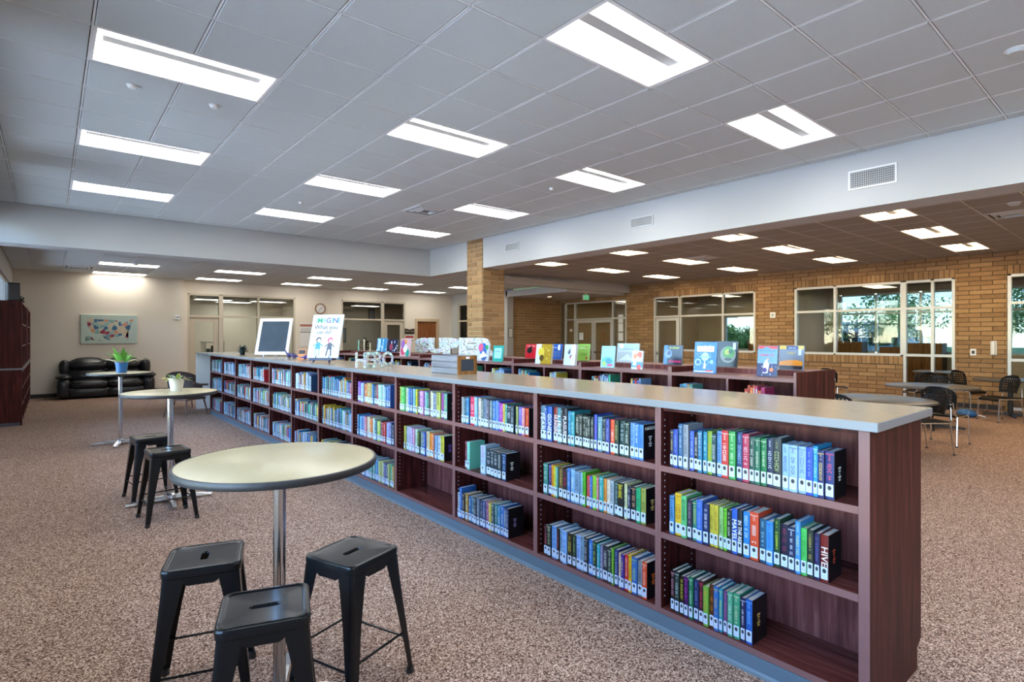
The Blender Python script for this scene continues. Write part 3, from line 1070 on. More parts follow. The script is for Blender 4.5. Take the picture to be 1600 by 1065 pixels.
# measured rows of the near bays: (bay, shelf, far end y, 'width height colour lettering title; ...' in mm)
BOOKS = [
    (1, 0, '1780 19 198 2a3350 d8c860;1756 27 205 2f4aa0 9fb4e8;1727 25 238 245a86 c8d4d8;1698 30 238 8d949c 3a3a40;1662 24 208 3a5cb4 b8c8ee;1636 24 203 15161c e0e0e0;1609 23 216 1f6f98 d8e8ee;1582 21 214 1d7f9c bfe6ea;1559 25 221 7aa23a d8a020;1531 22 210 17404c d0dce0;1505 26 228 5f90c8 1c2c50;1475 35 236 c8322c f0e8e0;1437 34 236 3c9a4e d8f0c8;1399 28 236 28406c 9cc4e8;1366 32 232 b03450 f0d0d4;1332 25 224 244c44 dcd8c4;1306 25 224 1e6a4c dcd8c4;1277 26 222 1d7444 dff0c8;1249 29 228 22304c dfe4ee;1218 38 235 30383c a0b070;1176 29 212 8ab0dc 283c70;1144 36 212 93b4dc 20304c;1107 34 210 8fb0dc 4060a0;1072 29 212 2a4cb0 9ab4f4;1041 19 222 1e8cc4 aee4f0;1020 25 206 262a66 e8d060;991 36 208 26356e e8506a'),
    (1, 1, '1785 28 205 4f86b4 28405c;1752 40 226 d8b024 a02820;1709 33 222 58b06c 204028;1673 26 208 2c2a3c b090a0;1645 26 208 2c7a6c d8c850;1616 33 222 3c64b4 9cb8f0;1579 30 208 1e2c5c e8ecf4;1545 23 214 b8a834 5c5020;1521 23 214 c0ae34 8c3c20;1495 22 210 88b46c 30502c;1468 17 210 68bc2c 20401c;1449 24 208 142420 d8e4d0;1422 28 222 2c58b0 f4f6fa MAYEL;1391 23 222 23282e f4f6f8 IN THE RE;1364 32 220 2878b8 c8e4f4;1327 41 228 d04828 f4e4d8;1282 30 205 1c5470 b0dce8;1249 31 204 3c88d4 1c3c80;1216 28 222 20442c d8f040;1184 34 206 1c1c34 a03858;1147 28 204 1c2c50 e8eef4;1117 22 236 3c88c4 dce454;1094 25 210 48b454 2c7838;1067 26 210 22302c d8c060;1036 23 204 24244c 6c6cb0;1010 33 204 701c18 f4e8dc HIVE'),
    (1, 2, '1776 23 221 181418 d890a4;1749 26 221 1c302c c8dcd8;1718 23 208 14140f e0d040;1691 24 212 3c1450 d03cb0;1664 25 221 1c6c48 c8f0dc;1636 27 216 1c2854 7c90d0;1604 25 221 3c1420 e04060;1577 28 203 70a83c e88030;1545 24 221 502810 e89030;1518 25 222 2464a8 d8c040;1492 19 218 2c8ca0 d8e050;1468 19 214 6c4070 a8809c;1445 26 220 4c9c78 d8f0e4;1415 32 222 34906c e8e0b0;1379 24 212 20204c e8ecf4;1353 33 214 1f5cac 7cbcf0'),
    (2, 0, '2823 44 234 5c7888 f4f6f8 FEAR;2776 19 228 2454a4 e0e8f4;2753 45 234 2c58a8 f4f6f8 GONE;2696 38 234 7c2820 f4f6f8 HUNGER;2657 33 234 4c8894 f4f6f8 LIES;2621 19 228 1c2c30 d0dce0;2598 37 236 2c2c34 f4e8e8 PLAGUE;2559 27 220 1c789c 98d4e4;2529 29 220 208c94 c8f0ec;2497 39 206 16241f e4ecd8;2454 24 206 16241f e4ecd8;2428 23 206 16241f e4ecd8;2402 23 206 16241f e4ecd8;2378 19 206 16241f e4ecd8;2356 21 206 16241f e4ecd8;2332 24 222 3450b0 c070e0;2300 35 212 5c8494 d8f0c0;2262 27 208 18282c d8dcd8;2233 29 208 30408c b0b8f4;2203 35 206 d8502c f8f0e0;2166 31 206 1c3428 c8c060;2132 38 208 1c3c3c d0e0dc;2091 33 206 18342c d8e8d8;2055 32 204 6894d0 20386c;2020 28 204 3878c8 d8e8f8;1990 33 202 4480c4 1c3464'),
    (2, 1, '2790 41 208 3c7c70 e0ecd0;2745 29 206 302860 b8a8e8;2714 19 206 d88420 602010;2694 21 204 d0c020 505010;2672 22 200 5c9c90 e0e040;2646 39 208 584020 e0c860;2602 35 200 241c28 e03c5c;2566 26 212 3c70b4 d0e0f4;2534 35 216 6c9cbc e8f0f4;2496 42 206 708ca4 28384c;2449 20 206 80acc4 2c4454;2428 26 214 4ca424 20302c;2391 22 198 c8402c 3c60a8;2366 22 198 3c64ac a8c4f0;2340 29 210 74bc30 d84820;2310 18 206 c05c64 e8e4dc;2291 33 212 20908c d8f0ec;2253 24 204 d08430 5c2c10;2228 24 204 d8c8b0 782038;2199 26 206 98a4ac 303840;2171 27 204 2c4c4c a8c0bc;2141 43 206 181c1c f0e030;2094 20 206 c8c890 2c4480;2071 22 196 1c2440 f0f4f8;2048 35 200 1c1c20 f0b084;2011 30 200 1c9c64 0c2c20;1979 36 204 8c9444 2c3014'),
    (2, 2, '2787 33 203 1a1a1e d86070;2752 35 216 1c2c30 d8e0a0;2714 46 216 6c98cc 1c3058;2664 25 212 241c1c e05040;2636 29 221 7ca0bc 2c405c;2604 38 214 80a8d8 2c4880;2562 39 208 2c2414 e0d050;2520 31 208 1c342c a8d080;2486 34 216 88a8dc 202c50;2448 32 221 7494a8 2c3c48;2413 33 221 303438 c0c8d0;2377 34 216 2468b0 b8dcf4;2339 28 216 1c3830 c8e048;2308 23 208 20a0ac d0f0f0;2282 20 208 7c7498 e0e0ec;2258 37 214 282c34 d8dce0;2218 28 208 1c3c30 e0ecd8;2187 16 221 58a02c e0e850;2169 26 216 20306c c8d0e8;2140 18 203 d8c8a0 c04420;2119 26 203 38207c f0d890;2091 25 208 c02828 f4e0d8;2063 22 221 d8a81c 402808;2038 38 212 2c60a4 b0cc48;1998 32 203 7c8084 30343c;1962 34 208 d0441c f0d8c0'),
    (3, 0, '3773 30 212 9ca0a0 404448;3740 26 203 2c5c70 c8dce0;3713 38 212 2474a8 b0d8f0;3656 60 224 d02c54 f4e4e8;3593 41 228 6ca4d0 e4f0f8;3550 35 222 c8b8a4 8c4c54;3511 37 216 4c6464 d8e0dc;3471 37 221 687c94 2c3444;3432 33 216 5c5864 d0ccd8;3394 32 216 5c747c dce4e8;3359 36 216 2468b0 d0e4f8;3321 20 221 6c9cd0 203860;3299 19 216 4c54b4 c8ccf4;3278 36 206 a424a0 f0c8ec;3239 25 204 d0b03c 503c0c;3212 23 204 249078 d0f0e4;3185 50 200 142c3c d8e4e8;3132 30 200 142c3c d8e4e8;3082 23 200 909c5c 2c3018;3057 35 200 5c50b4 d8d4f4;3019 32 198 c87078 f4e4e4;2985 39 198 b82c10 f0b070'),
    (3, 1, '3728 25 222 701830 d8a0b0;3699 40 222 6cc0a8 e8f4f0;3516 64 222 a0bcd4 c04c80;3445 57 200 1c3038 dce4e8;3383 42 200 1c3038 dce4e8;3337 44 200 1c3038 dce4e8;3290 43 200 1c3038 dce4e8;3242 45 200 244470 c0d0e8'),
    (3, 2, '3888 33 200 b8bcc0 404448;3804 35 250 2c64a8 b0d0f0;3764 39 208 302c20 e0e4e0;3722 38 212 a8803c e0e4e0;3681 38 203 1c5c8c e0e4e0;3640 37 203 3c6c7c e0e4e0;3600 36 208 28343c e0e4e0;3560 36 216 5c6c80 e0e4e0;3521 36 208 2c3c5c e0e4e0;3482 35 212 44507c e0e4e0;3444 34 216 8c3c6c e0e4e0;3407 34 212 c8b02c e0e4e0;3370 34 216 3c5858 e0e4e0;3333 33 221 2c7474 e0e4e0;3297 33 216 3c80ac e0e4e0;3262 32 221 2468b0 e0e4e0;3226 32 212 3c5c80 e0e4e0;3192 31 221 28345c e0e4e0'),
    (4, 0, '4818 22 226 c8c040 404010;4795 78 226 3cac48 e0f4d8;4711 47 222 b4c4a0 405030;4659 40 222 2c6cb8 d8e8f8;4614 37 222 1c5088 b8d4f0;4576 30 221 7cb4d4 204058;4543 29 216 3c8c50 d0ecd0;4512 27 221 d0c428 403c08;4482 41 208 2c2838 c8b8d0;4436 64 214 b878b0 f4e0f0;4368 29 212 88a8d0 20304c;4336 28 203 1c9470 d0f0e4;4305 32 212 24343c c0ccd4;4268 26 221 d0c498 4c4020;4239 26 208 c8d0c8 404840;4209 48 212 68748c e4e8f0;4156 63 221 a8b050 303410;4088 40 221 7c3c8c e84868;4044 56 221 449080 f0d060'),
    (4, 1, '4734 30 222 b0b048 404010;4698 48 222 9ca4b4 404450;4645 55 222 b0a4c8 504468;4587 45 216 b880a4 f4e4f0;4536 44 216 b0d0b8 305038;4486 45 203 283c20 a8c060;4436 55 210 4c6c8c d8d840;4375 35 208 2448a0 d0dcf4;4336 51 221 c8b890 504020;4281 46 212 e08424 602c08;4231 31 212 c87050 f4e4d8;4196 41 203 7ca4c8 203850;4151 53 203 a8b8c8 404c58;4095 63 216 c0b840 181810'),
    (5, 0, '5778 69 216 7c3cb0 e4e8e8;5703 44 203 8cb4d0 e4e8e8;5653 35 212 88a0b8 e4e8e8;5612 66 203 c86c3c e4e8e8;5541 109 216 b09850 e4e8e8;5426 44 208 2474a8 e4e8e8;5377 41 203 1c3450 e4e8e8;5331 51 212 8c3c40 e4e8e8;5275 84 216 90bca8 e4e8e8;5186 36 216 a0b8d8 e4e8e8;5145 41 203 7ca4d8 e4e8e8;5099 35 203 3474b8 e4e8e8;5059 35 221 2c4c90 e4e8e8'),
    (5, 1, '5778 36 221 3c80b4 e4e8e8;5736 42 203 5ca8c8 e4e8e8;5688 47 216 2c5c98 e4e8e8;5635 35 221 8c88b8 e4e8e8;5595 46 212 c87880 e4e8e8;5543 62 221 c8b898 e4e8e8;5476 61 212 d87434 e4e8e8;5409 46 221 b8c8b8 e4e8e8;5358 51 208 3c6c80 e4e8e8;5301 64 203 a8c048 e4e8e8;5232 31 212 343040 e4e8e8;5196 39 203 a81c20 e4e8e8;5152 38 203 c02828 e4e8e8;5109 40 203 7ca4cc e4e8e8;5064 40 221 8c70b0 e4e8e8;5019 37 221 3c5078 e4e8e8;4977 36 203 1c2440 e4e8e8'),
    (5, 2, '5888 44 221 6c88b0 e4e8e8;5838 55 203 a8b068 e4e8e8;5778 42 221 a0b8c8 e4e8e8;5730 42 221 b08c50 e4e8e8;5682 41 212 a0b8c8 e4e8e8;5635 46 216 3c80b4 e4e8e8;5583 68 208 7ca4cc e4e8e8;5510 45 212 5c9c90 e4e8e8;5459 44 216 5c9c90 e4e8e8;5409 44 212 5c9c90 e4e8e8;5360 65 221 3c80b4 e4e8e8;5290 63 212 a8b068 e4e8e8;5222 47 221 a8b068 e4e8e8;5170 36 212 6c6c9c e4e8e8;5129 51 203 2c4c70 e4e8e8;5074 40 216 a8b068 e4e8e8;5029 39 221 48a078 e4e8e8;4985 44 212 b08c50 e4e8e8'),
]

# ================================================================== the long double-sided bookcase
BX0, BX1 = 2.58, 3.28       # faces of the run
BW, BY0 = 1.0075, 0.835     # bay width, near end
NB = 12
SHELF_Z = (0.895, 0.53, 0.112)
ZT = 1.215


def bay_y(k):
    return BY0 + BW * k


def make_bay():
    t = thing('bookcase', 'x', 'bookcase')
    w = BW / 2
    d = BX1 - BX0
    for s in (-1, 1):
        m = MB()
        y0, y1 = s * w, s * (w - 0.019)
        m.box(0.002, d - 0.002, y0 * 1.0, y1, 0.085, ZT, 0)
        m.box(0.0, 0.002, y0 - s * 0.0006, y1, 0.085, ZT, 1)
        m.box(d - 0.002, d, y0 - s * 0.0006, y1, 0.085, ZT, 1)
        m.build('side_panel', ['cherry', 'cherry_edge'], t)
    MB().box(d / 2 - 0.005, d / 2 + 0.005, -w + 0.019, w - 0.019, 0.112, ZT).build('back_panel', 'cherry_back', t)
    sh = MB()
    sh.box(0.006, d / 2 - 0.006, -w + 0.02, w - 0.02, -0.03, 0, 0)
    sh.box(0.0, 0.006, -w + 0.02, w - 0.02, -0.031, 0.0005, 1)
    me = sh.mesh('shelf')
    me.materials.append(MAT['cherry_flat'])
    me.materials.append(MAT['cherry_edge'])
    me.polygons.foreach_set('material_index', sh.m)
    for z in SHELF_Z[:2]:
        inst('shelf', me, t, (0, 0, z))
        inst('shelf', me, t, (d, 0, z), (0, 0, PI))
    m = MB().box(0.004, d - 0.004, -w + 0.019, w - 0.019, 0.085, 0.112, 0)
    m.box(0.0, 0.004, -w + 0.019, w - 0.019, 0.085, 0.113, 1).box(d - 0.004, d, -w + 0.019, w - 0.019, 0.085, 0.113, 1)
    m.build('bottom_shelf', ['cherry_flat', 'cherry_edge'], t)
    m = MB().box(0.02, d - 0.02, -w + 0.019, w - 0.019, ZT - 0.022, ZT - 0.002)
    m.build('top_board', 'cherry', t)
    # vinyl cove base along both toe kicks
    for s in (-1, 1):
        x0 = -0.006 if s < 0 else d + 0.006
        q = -1 if s < 0 else 1
        prof = [(x0 - q * 0.01, 0.084), (x0, 0.084), (x0, 0.02), (x0 + q * 0.006, 0.008), (x0 + q * 0.018, 0.0), (x0 - q * 0.01, 0.0)]
        m = MB().rings([[(x, -w, z) for x, z in prof], [(x, w, z) for x, z in prof]])
        m.build('toe_kick', 'vinyl_base', t)
    # peg holes for the adjustable shelves
    pg = MB()
    for yy in (-w + 0.0195, w - 0.0195):
        for x in (0.035, 0.30):
            for i in range(30):
                z = 0.17 + i * 0.0335
                if any(abs(z - (q - 0.015)) < 0.025 for q in SHELF_Z):
                    continue
                pg.box(x - 0.0035, x + 0.0035, yy - 0.0006, yy + 0.0006, z - 0.0035, z + 0.0035)
    tag(pg.build('peg_holes', 'sticker', t), kind='stuff')
    return t


BAYN = ['end bay', 'second bay', 'third bay', 'fourth bay', 'fifth bay', 'sixth bay', 'seventh bay', 'eighth bay', 'ninth bay', 'tenth bay', 'eleventh bay', 'twelfth bay']
bay0 = make_bay()
bay0_parts = list(bay0.children)
bays = []
for k in range(NB):
    b = bay0 if k == 0 else copy_tree(bay0, None, bay0_parts)
    b.location = (BX0, bay_y(k) + BW / 2, 0)
    b['label'] = ('dark cherry bookcase at the end of the long run, empty lower corner' if k == 0 else
                  'dark cherry bookcase with an empty bottom shelf in the long run' if k == 3 else
                  'dark cherry bookcase, %s from the end panel of the run' % ORD[k] if k < 11 else 'dark cherry bookcase at the armchair end of the long run')
    b['category'] = 'bookcase'
    b['group'] = 'bookcases of the long run'
    bays.append(b)
for k, s in ((0, -1), (NB - 1, 1)):
    y0 = s * BW / 2
    prof = [(0.0, 0.0), (BX1 - BX0 - 0.06, 0.0), (BX1 - BX0 - 0.06, 0.1), (BX1 - BX0, 0.13), (BX1 - BX0, ZT), (0.0, ZT)]
    m = MB()
    r0 = [(x, y0 + s * 0.0005, z) for x, z in prof]
    r1 = [(x, y0 + s * 0.0225, z) for x, z in prof]
    m.rings([r1, r0] if s < 0 else [r0, r1])
    m.box(-0.002, 0.0, y0 + s * 0.0, y0 + s * 0.0228, 0.0, ZT, 1)
    m.build('end_panel', ['cherry', 'cherry_edge'], bays[k])

ct = thing('countertop', 'long beige laminate countertop on the dark cherry bookcases', 'countertop', (0, 0, ZT))
YC0, YC1 = 0.775, 12.98
MB().rbox(2.553, 3.318, YC0 + 0.003, YC1, 0.036, 0.040, 0.0015, 1).build('top_surface', 'laminate', ct)
MB().rbox(2.55, 3.32, YC0, YC1, 0.0, 0.0385, 0.003, 2).build('core_edge', 'laminate_edge', ct)
ZC = ZT + 0.040
# open end unit at the armchairs
un = thing('bookcase_end_unit', 'white edged open end counter unit beside the armchairs', 'counter', (2.5, 13.02, 0))
MB().box(0, 0.8, 0, 0.95, ZT, ZC - 0.002).build('top_board', 'laminate_edge', un)
MB().box(0.0, 0.8, 0.92, 0.95, 0, ZT).build('side_panel', 'white', un)
MB().box(0.76, 0.8, 0.0, 0.92, 0.06, ZT).build('back_panel', 'frame_cream', un)


# ------------------------------------------------------------------ books
def book_cover(w, h, d, c=0.0022):
    m = MB()
    y = w / 2
    m.box(0.004, d, -y, -y + c, 0, h)
    m.box(0.004, d, y - c, y, 0, h)
    # gently rounded spine
    n = 4
    r0, r1 = [], []
    for i in range(n + 1):
        a = -1 + 2 * i / n
        r0.append((0.004 * (a * a) ** 0.9, y * a))
    r1 = [(0.0062, y), (0.0062, -y)]
    prof = r0 + r1
    m.rings([[(px, py, 0) for px, py in prof], [(px, py, h) for px, py in prof]])
    return m


def title_marks(r, w, z0, z1, band=False, h=0.2):
    """unreadable spine lettering: rows of short strokes, set along the spine"""
    m = MB()
    x = -0.0006

    def q(y0, y1, a, b):
        m.add([(x, y0, a), (x, y1, a), (x, y1, b), (x, y0, b)], [(0, 1, 2, 3) if y0 > y1 else (3, 2, 1, 0)])
    z = z1
    part = r.random()
    segs = [(z1, z1 - (z1 - z0) * 0.26, 0.30), (z1 - (z1 - z0) * 0.34, z0 + 0.004, r.uniform(0.42, 0.66))] if part < 0.75 else [(z1 - 0.006, z0 + 0.006, r.uniform(0.45, 0.7))]
    for a, b, fr in segs:
        hw = w * fr * 0.42
        st = max(0.0075, min(0.016, hw * 1.25))
        z = a
        while z - st > b:
            t = st * 0.24
            k = r.random()
            if k < 0.88:
                q(hw, -hw, z - t, z)
                if k < 0.3:
                    q(-hw * 0.55, -hw, z - st * 0.8, z - t)
                    q(hw, hw * 0.55, z - st * 0.8, z - t)
                elif k < 0.6:
                    q(hw, -hw, z - st * 0.8, z - st * 0.56)
                    q(hw * 0.2, -hw * 0.2, z - st * 0.56, z - t)
                elif k < 0.75:
                    q(hw * 0.25, -hw * 0.2, z - st * 0.8, z - t)
            z -= st
    if band:
        q(w / 2, -w / 2, h * 0.93, h * 0.93 + 0.004)
    return m


def spine_sticker(w):
    m = MB()
    x = -0.0005
    a = w * 0.43

    def q(y, z0, z1, mi, xx=x):
        m.add([(xx, y, z0), (xx, -y, z0), (xx, -y, z1), (xx, y, z1)], [(0, 1, 2, 3)], mi)
    q(a, 0.012, 0.066, 0)
    e = min(a * 0.62, 0.0085)
    m.add([(x - 0.0004, e * math.cos(2 * PI * k / 8), 0.049 + 0.0105 * math.sin(2 * PI * k / 8)) for k in range(8)], [tuple(range(7, -1, -1))], 1)
    for zz in (0.021, 0.028):
        q(a * 0.5, zz, zz + 0.003, 2, x - 0.0004)
    return m


plain('sticker_grey', (0.36, 0.42, 0.50), 0.5)
STICK = {}
BOOK_N = [0]


def book(bay, tier, idx, ya, w, h, col, tcol, txt, last=False):
    r = random.Random(bay * 1000 + tier * 100 + idx)
    d = r.uniform(0.135, 0.158)
    x = BX0 + 0.018 + r.uniform(-0.004, 0.008)
    z = SHELF_Z[tier] + 0.0006
    o = book_cover(w, h, d).build('book', 'tint', None, color=col)
    o.location = (x, ya - w / 2, z)
    shelfn = ('top', 'middle', 'bottom')[tier]
    tag(o, '%s book, %s from far upright, %s shelf, %s from end panel' % (colour_word(col), ORD[idx], shelfn, BAYN[bay - 1]) if bay > 1 else
        '%s book, %s from the far upright, %s shelf of the end bay' % (colour_word(col), ORD[idx], shelfn), 'book', 'library books in the long bookcase')
    MB().box(0.0062, d - 0.004, -w / 2 + 0.0023, w / 2 - 0.0023, 0.003, h - 0.004).build('page_block', 'page', o)
    key = round(w, 3)
    if key not in STICK:
        sm = spine_sticker(w)
        me = sm.mesh('call_number_label')
        for n in ('sticker', 'ink', 'sticker_grey'):
            me.materials.append(MAT[n])
        me.polygons.foreach_set('material_index', sm.m)
        STICK[key] = me
    inst('call_number_label', STICK[key], o)
    if txt:
        z0, z1 = 0.068, h - 0.05
        M = frame((-0.0008, 0, (z0 + z1) / 2), (0, 0, -1), (0, -1, 0))
        put_text('title', txt, w * 1.15, 'tint', o, M, 0.0003, 0.0003, color=tcol, fit=(z1 - z0) * 0.98)
    else:
        title_marks(r, w, 0.072, h - 0.012, r.random() < 0.4, h).build('title', 'tint', o, color=tuple(0.7 * a + 0.3 * b for a, b in zip(tcol, col)))
    BOOK_N[0] += 1
    return o, d


COVER_ART = {(1, 0): 'd8d8d0', (1, 1): 'b84830', (1, 2): 'd8b060', (2, 0): 'c8ccd0', (2, 1): 'd8b868', (2, 2): 'e87028', (3, 0): 'e06020', (3, 1): 'd0d8d0', (3, 2): '9890c8', (4, 0): 'c8a8a0', (4, 1): '6850a0'}


def dark_cover(o, d, w, h, key):
    """near face of the last book in a row: black board with a small light motif"""
    c = MB()
    y = -w / 2
    c.box(0.0005, d, y - 0.0012, y - 0.0001, 0.0, h)
    cb = c.build('cover_board', 'tint', o, color=(0.006, 0.006, 0.008))
    m = MB()
    r = random.Random(hash(key) % 99)
    cx, cz = d * 0.42, h * 0.36
    yy = y - 0.0018
    for k in range(5):
        a = 0.012 + 0.006 * math.sin(k * 2.1)
        zz = cz + k * 0.013
        m.add([(cx - a, yy, zz), (cx + a, yy, zz), (cx + a * 0.8, yy, zz + 0.009), (cx - a * 0.8, yy, zz + 0.009)], [(0, 1, 2, 3)])
    m.build('cover_motif', 'tint', cb, color=hexc(COVER_ART.get(key, 'c0c0c0')))
    if key == (2, 0):
        put_text('cover_lettering', 'HADDIX', 0.026, 'tint', cb, frame((d * 0.45, yy, h * 0.88), (1, 0, 0), (0, 0, 1)), 0.0003, color=(0.8, 0.8, 0.8), fit=d * 0.7)


for bay, tier, rows in BOOKS:
    rows = [x.split(' ', 5) for x in rows.split(';')]
    free = 99.0
    for i, p in enumerate(rows):
        ya, w, h = int(p[0]) / 1000, int(p[1]) / 1000, int(p[2]) / 1000
        far_lim = bay_y(bay) - 0.021
        if i == 0 and ya > far_lim:
            ya = far_lim
        ya = min(ya, free)
        free = ya - w - 0.0004
        o, d = book(bay, tier, i, ya, w, h, hexc(p[3], 0.78), hexc(p[4], 0.7), p[5] if len(p) > 5 else '')
        if i == len(rows) - 1 and (bay, tier) in COVER_ART:
            dark_cover(o, d, w, h, (bay, tier))

PAL = [hexc(c, 0.8) for c in '7ca4cc 8ab0d8 3c80b4 6c88b0 a0b8c8 5c9c90 a8b068 6c6c9c 2c4c70 b08c50 48a078 1c2c44 c86c3c 8c3c6c b02c30 d0b040 2474a8 98a8b8 b8c8d0 4c7c98 1c5c6c 60a8a8'.split()]
rb = random.Random(11)


def fill_row(bay, tier):
    y = bay_y(bay) - 0.021 - rb.uniform(0.03, 0.12)
    end = bay_y(bay - 1) + 0.022 + (0.0 if rb.random() < 0.75 else rb.uniform(0.05, 0.3))
    out = []
    while True:
        w = rb.uniform(0.02, 0.046)
        if y - w < end:
            break
        out.append((y, w, rb.uniform(0.185, 0.235), rb.choice(PAL)))
        y -= w + 0.0015
    return out


for tier in (0, 1):
    for i, (y, w, h, c) in enumerate(fill_row(6, tier)):
        if i < 29:
            book(6, tier, i, y, w, h, c, (0.55, 0.58, 0.58) if rb.random() < 0.7 else (0.03, 0.04, 0.06), '')

far = MB()
fcol = []


def far_book(x, y, z, w, h, d, c, sgn=1):
    """small book for the distant shelves"""
    y0, y1 = y - w, y
    xa, xb = (x, x + d) if sgn > 0 else (x - d, x)
    far.box(xa, xb, y0, y1, z, z + h)
    pc = (0.5, 0.48, 0.42)
    fcol.extend([c, pc, c, c, c, c])
    xx = x - sgn * 0.0008
    for a, b, cc, k in ((0.012, 0.062, (0.45, 0.53, 0.64), 0.42), (0.034, 0.05, (0.05, 0.05, 0.07), 0.2), (0.08, h - 0.02, rb.choice([(0.6, 0.62, 0.6), (0.04, 0.05, 0.08), tuple(min(1, v * 2.2) for v in c)]), rb.uniform(0.1, 0.3))):
        xx -= sgn * 0.0003
        m = (y0 + y1) / 2
        far.add([(xx, m + w * k, z + a), (xx, m - w * k, z + a), (xx, m - w * k, z + b), (xx, m + w * k, z + b)], [(0, 1, 2, 3)] if sgn > 0 else [(3, 2, 1, 0)])
        fcol.append(cc)


rows = [(6, 2)] + [(b, t) for b in range(7, 13) for t in range(3)]
for bay, tier in rows:
    for (y, w, h, c) in fill_row(bay, tier):
        far_book(BX0 + 0.018 + rb.uniform(-0.004, 0.008), y, SHELF_Z[tier] + 0.0006, w, h, 0.15, c)

# ================================================================== pub tables and metal stools
def table_proto():
    t = thing('pub_table', 'x', 'table')
    m = MB().lathe([(0.0005, 1.0665), (0.398, 1.0665), (0.4, 1.066), (0.4, 1.05)], 64, cap0=False, cap1=False)
    m.build('table_top', 'table_top', t, 30)
    MB().lathe([(0.399, 1.036), (0.408, 1.037), (0.4115, 1.045), (0.4115, 1.058), (0.408, 1.0655), (0.4, 1.0668)], 64, cap0=False, cap1=False).build('edge_band', 'rubber_black', t, 40)
    MB().lathe([(0.401, 1.037), (0.0005, 1.036)], 64, cap0=False, cap1=False).build('underside', 'rubber_black', t)
    MB().lathe([(0.026, 0.05), (0.026, 1.02)], 24).build('post', 'chrome', t, 40)
    m = MB().lathe([(0.03, 1.0), (0.09, 1.03), (0.09, 1.036)], 20)
    m.build('mounting_plate', 'rubber_black', t, 40)
    MB().lathe([(0.05, 0.035), (0.048, 0.07), (0.028, 0.085)], 20).build('hub', 'chrome', t, 40)
    f = MB()
    f.rings([[(0.02, -0.03, 0.03), (0.02, 0.03, 0.03), (0.02, 0.022, 0.07), (0.02, -0.022, 0.07)],
             [(0.2, -0.026, 0.022), (0.2, 0.026, 0.022), (0.2, 0.018, 0.055), (0.2, -0.018, 0.055)],
             [(0.36, -0.02, 0.014), (0.36, 0.02, 0.014), (0.36, 0.014, 0.032), (0.36, -0.014, 0.032)]])
    f.lathe([(0.02, 0.0), (0.02, 0.012), (0.012, 0.016)], 12, (0.345, 0, 0))
    me = f.mesh('foot')
    me.materials.append(MAT['chrome'])
    for k in range(4):
        inst('foot', me, t, None, (0, 0, PI / 4 + k * PI / 2))
    return t


tb = table_proto()
tb_parts = list(tb.children)
for i, (x, y, rz, lab) in enumerate(((0.772, 2.514, 0.35, 'round cream pub table with nothing on it, three stools around it'),
                                     (0.905, 6.29, 0.75, 'round cream pub table holding the succulents in a white pot'),
                                     (0.815, 10.12, 0.5, 'round cream pub table holding the plant in a blue pot'))):
    o = tb if i == 0 else copy_tree(tb, None, tb_parts)
    o.location = (x, y, 0)
    o.rotation_euler = (0, 0, rz)
    tag(o, lab, 'table', 'round pub tables')


def sq_ring(half, r, z, n=6):
    """rounded square, n points per corner"""
    out = []
    for q, (sx, sy) in enumerate(((1, 1), (-1, 1), (-1, -1), (1, -1))):
        for i in range(n):
            a = q * PI / 2 + (PI / 2) * i / (n - 1)
            out.append((sx * (half - r) + r * math.cos(a), sy * (half - r) + r * math.sin(a), z))
        a = (q + 1) * PI / 2
        p0 = Vector(out[-1])
        nx, ny = ((-1, 1), (-1, -1), (1, -1), (1, 1))[q]
        p1 = Vector((nx * (half - r) + r * math.cos(a), ny * (half - r) + r * math.sin(a), z))
        for i in range(1, 10):
            out.append(tuple(p0.lerp(p1, i / 10)))
    return out


def slot_ring(lx, ly, z, ref):
    """stadium slot sampled at the angles of the reference ring"""
    out = []
    for p in ref:
        a = math.atan2(p[1], p[0])
        c, s = math.cos(a), math.sin(a)
        # intersect the direction with the stadium
        t = ly / max(1e-6, abs(s))
        if abs(t * c) > lx - ly:
            b = (lx - ly) * (1 if c > 0 else -1)
            B = -2 * b * c
            C = b * b - ly * ly
            t = (-B + math.sqrt(max(0, B * B - 4 * C))) / 2
        out.append((t * c, t * s, z))
    return out


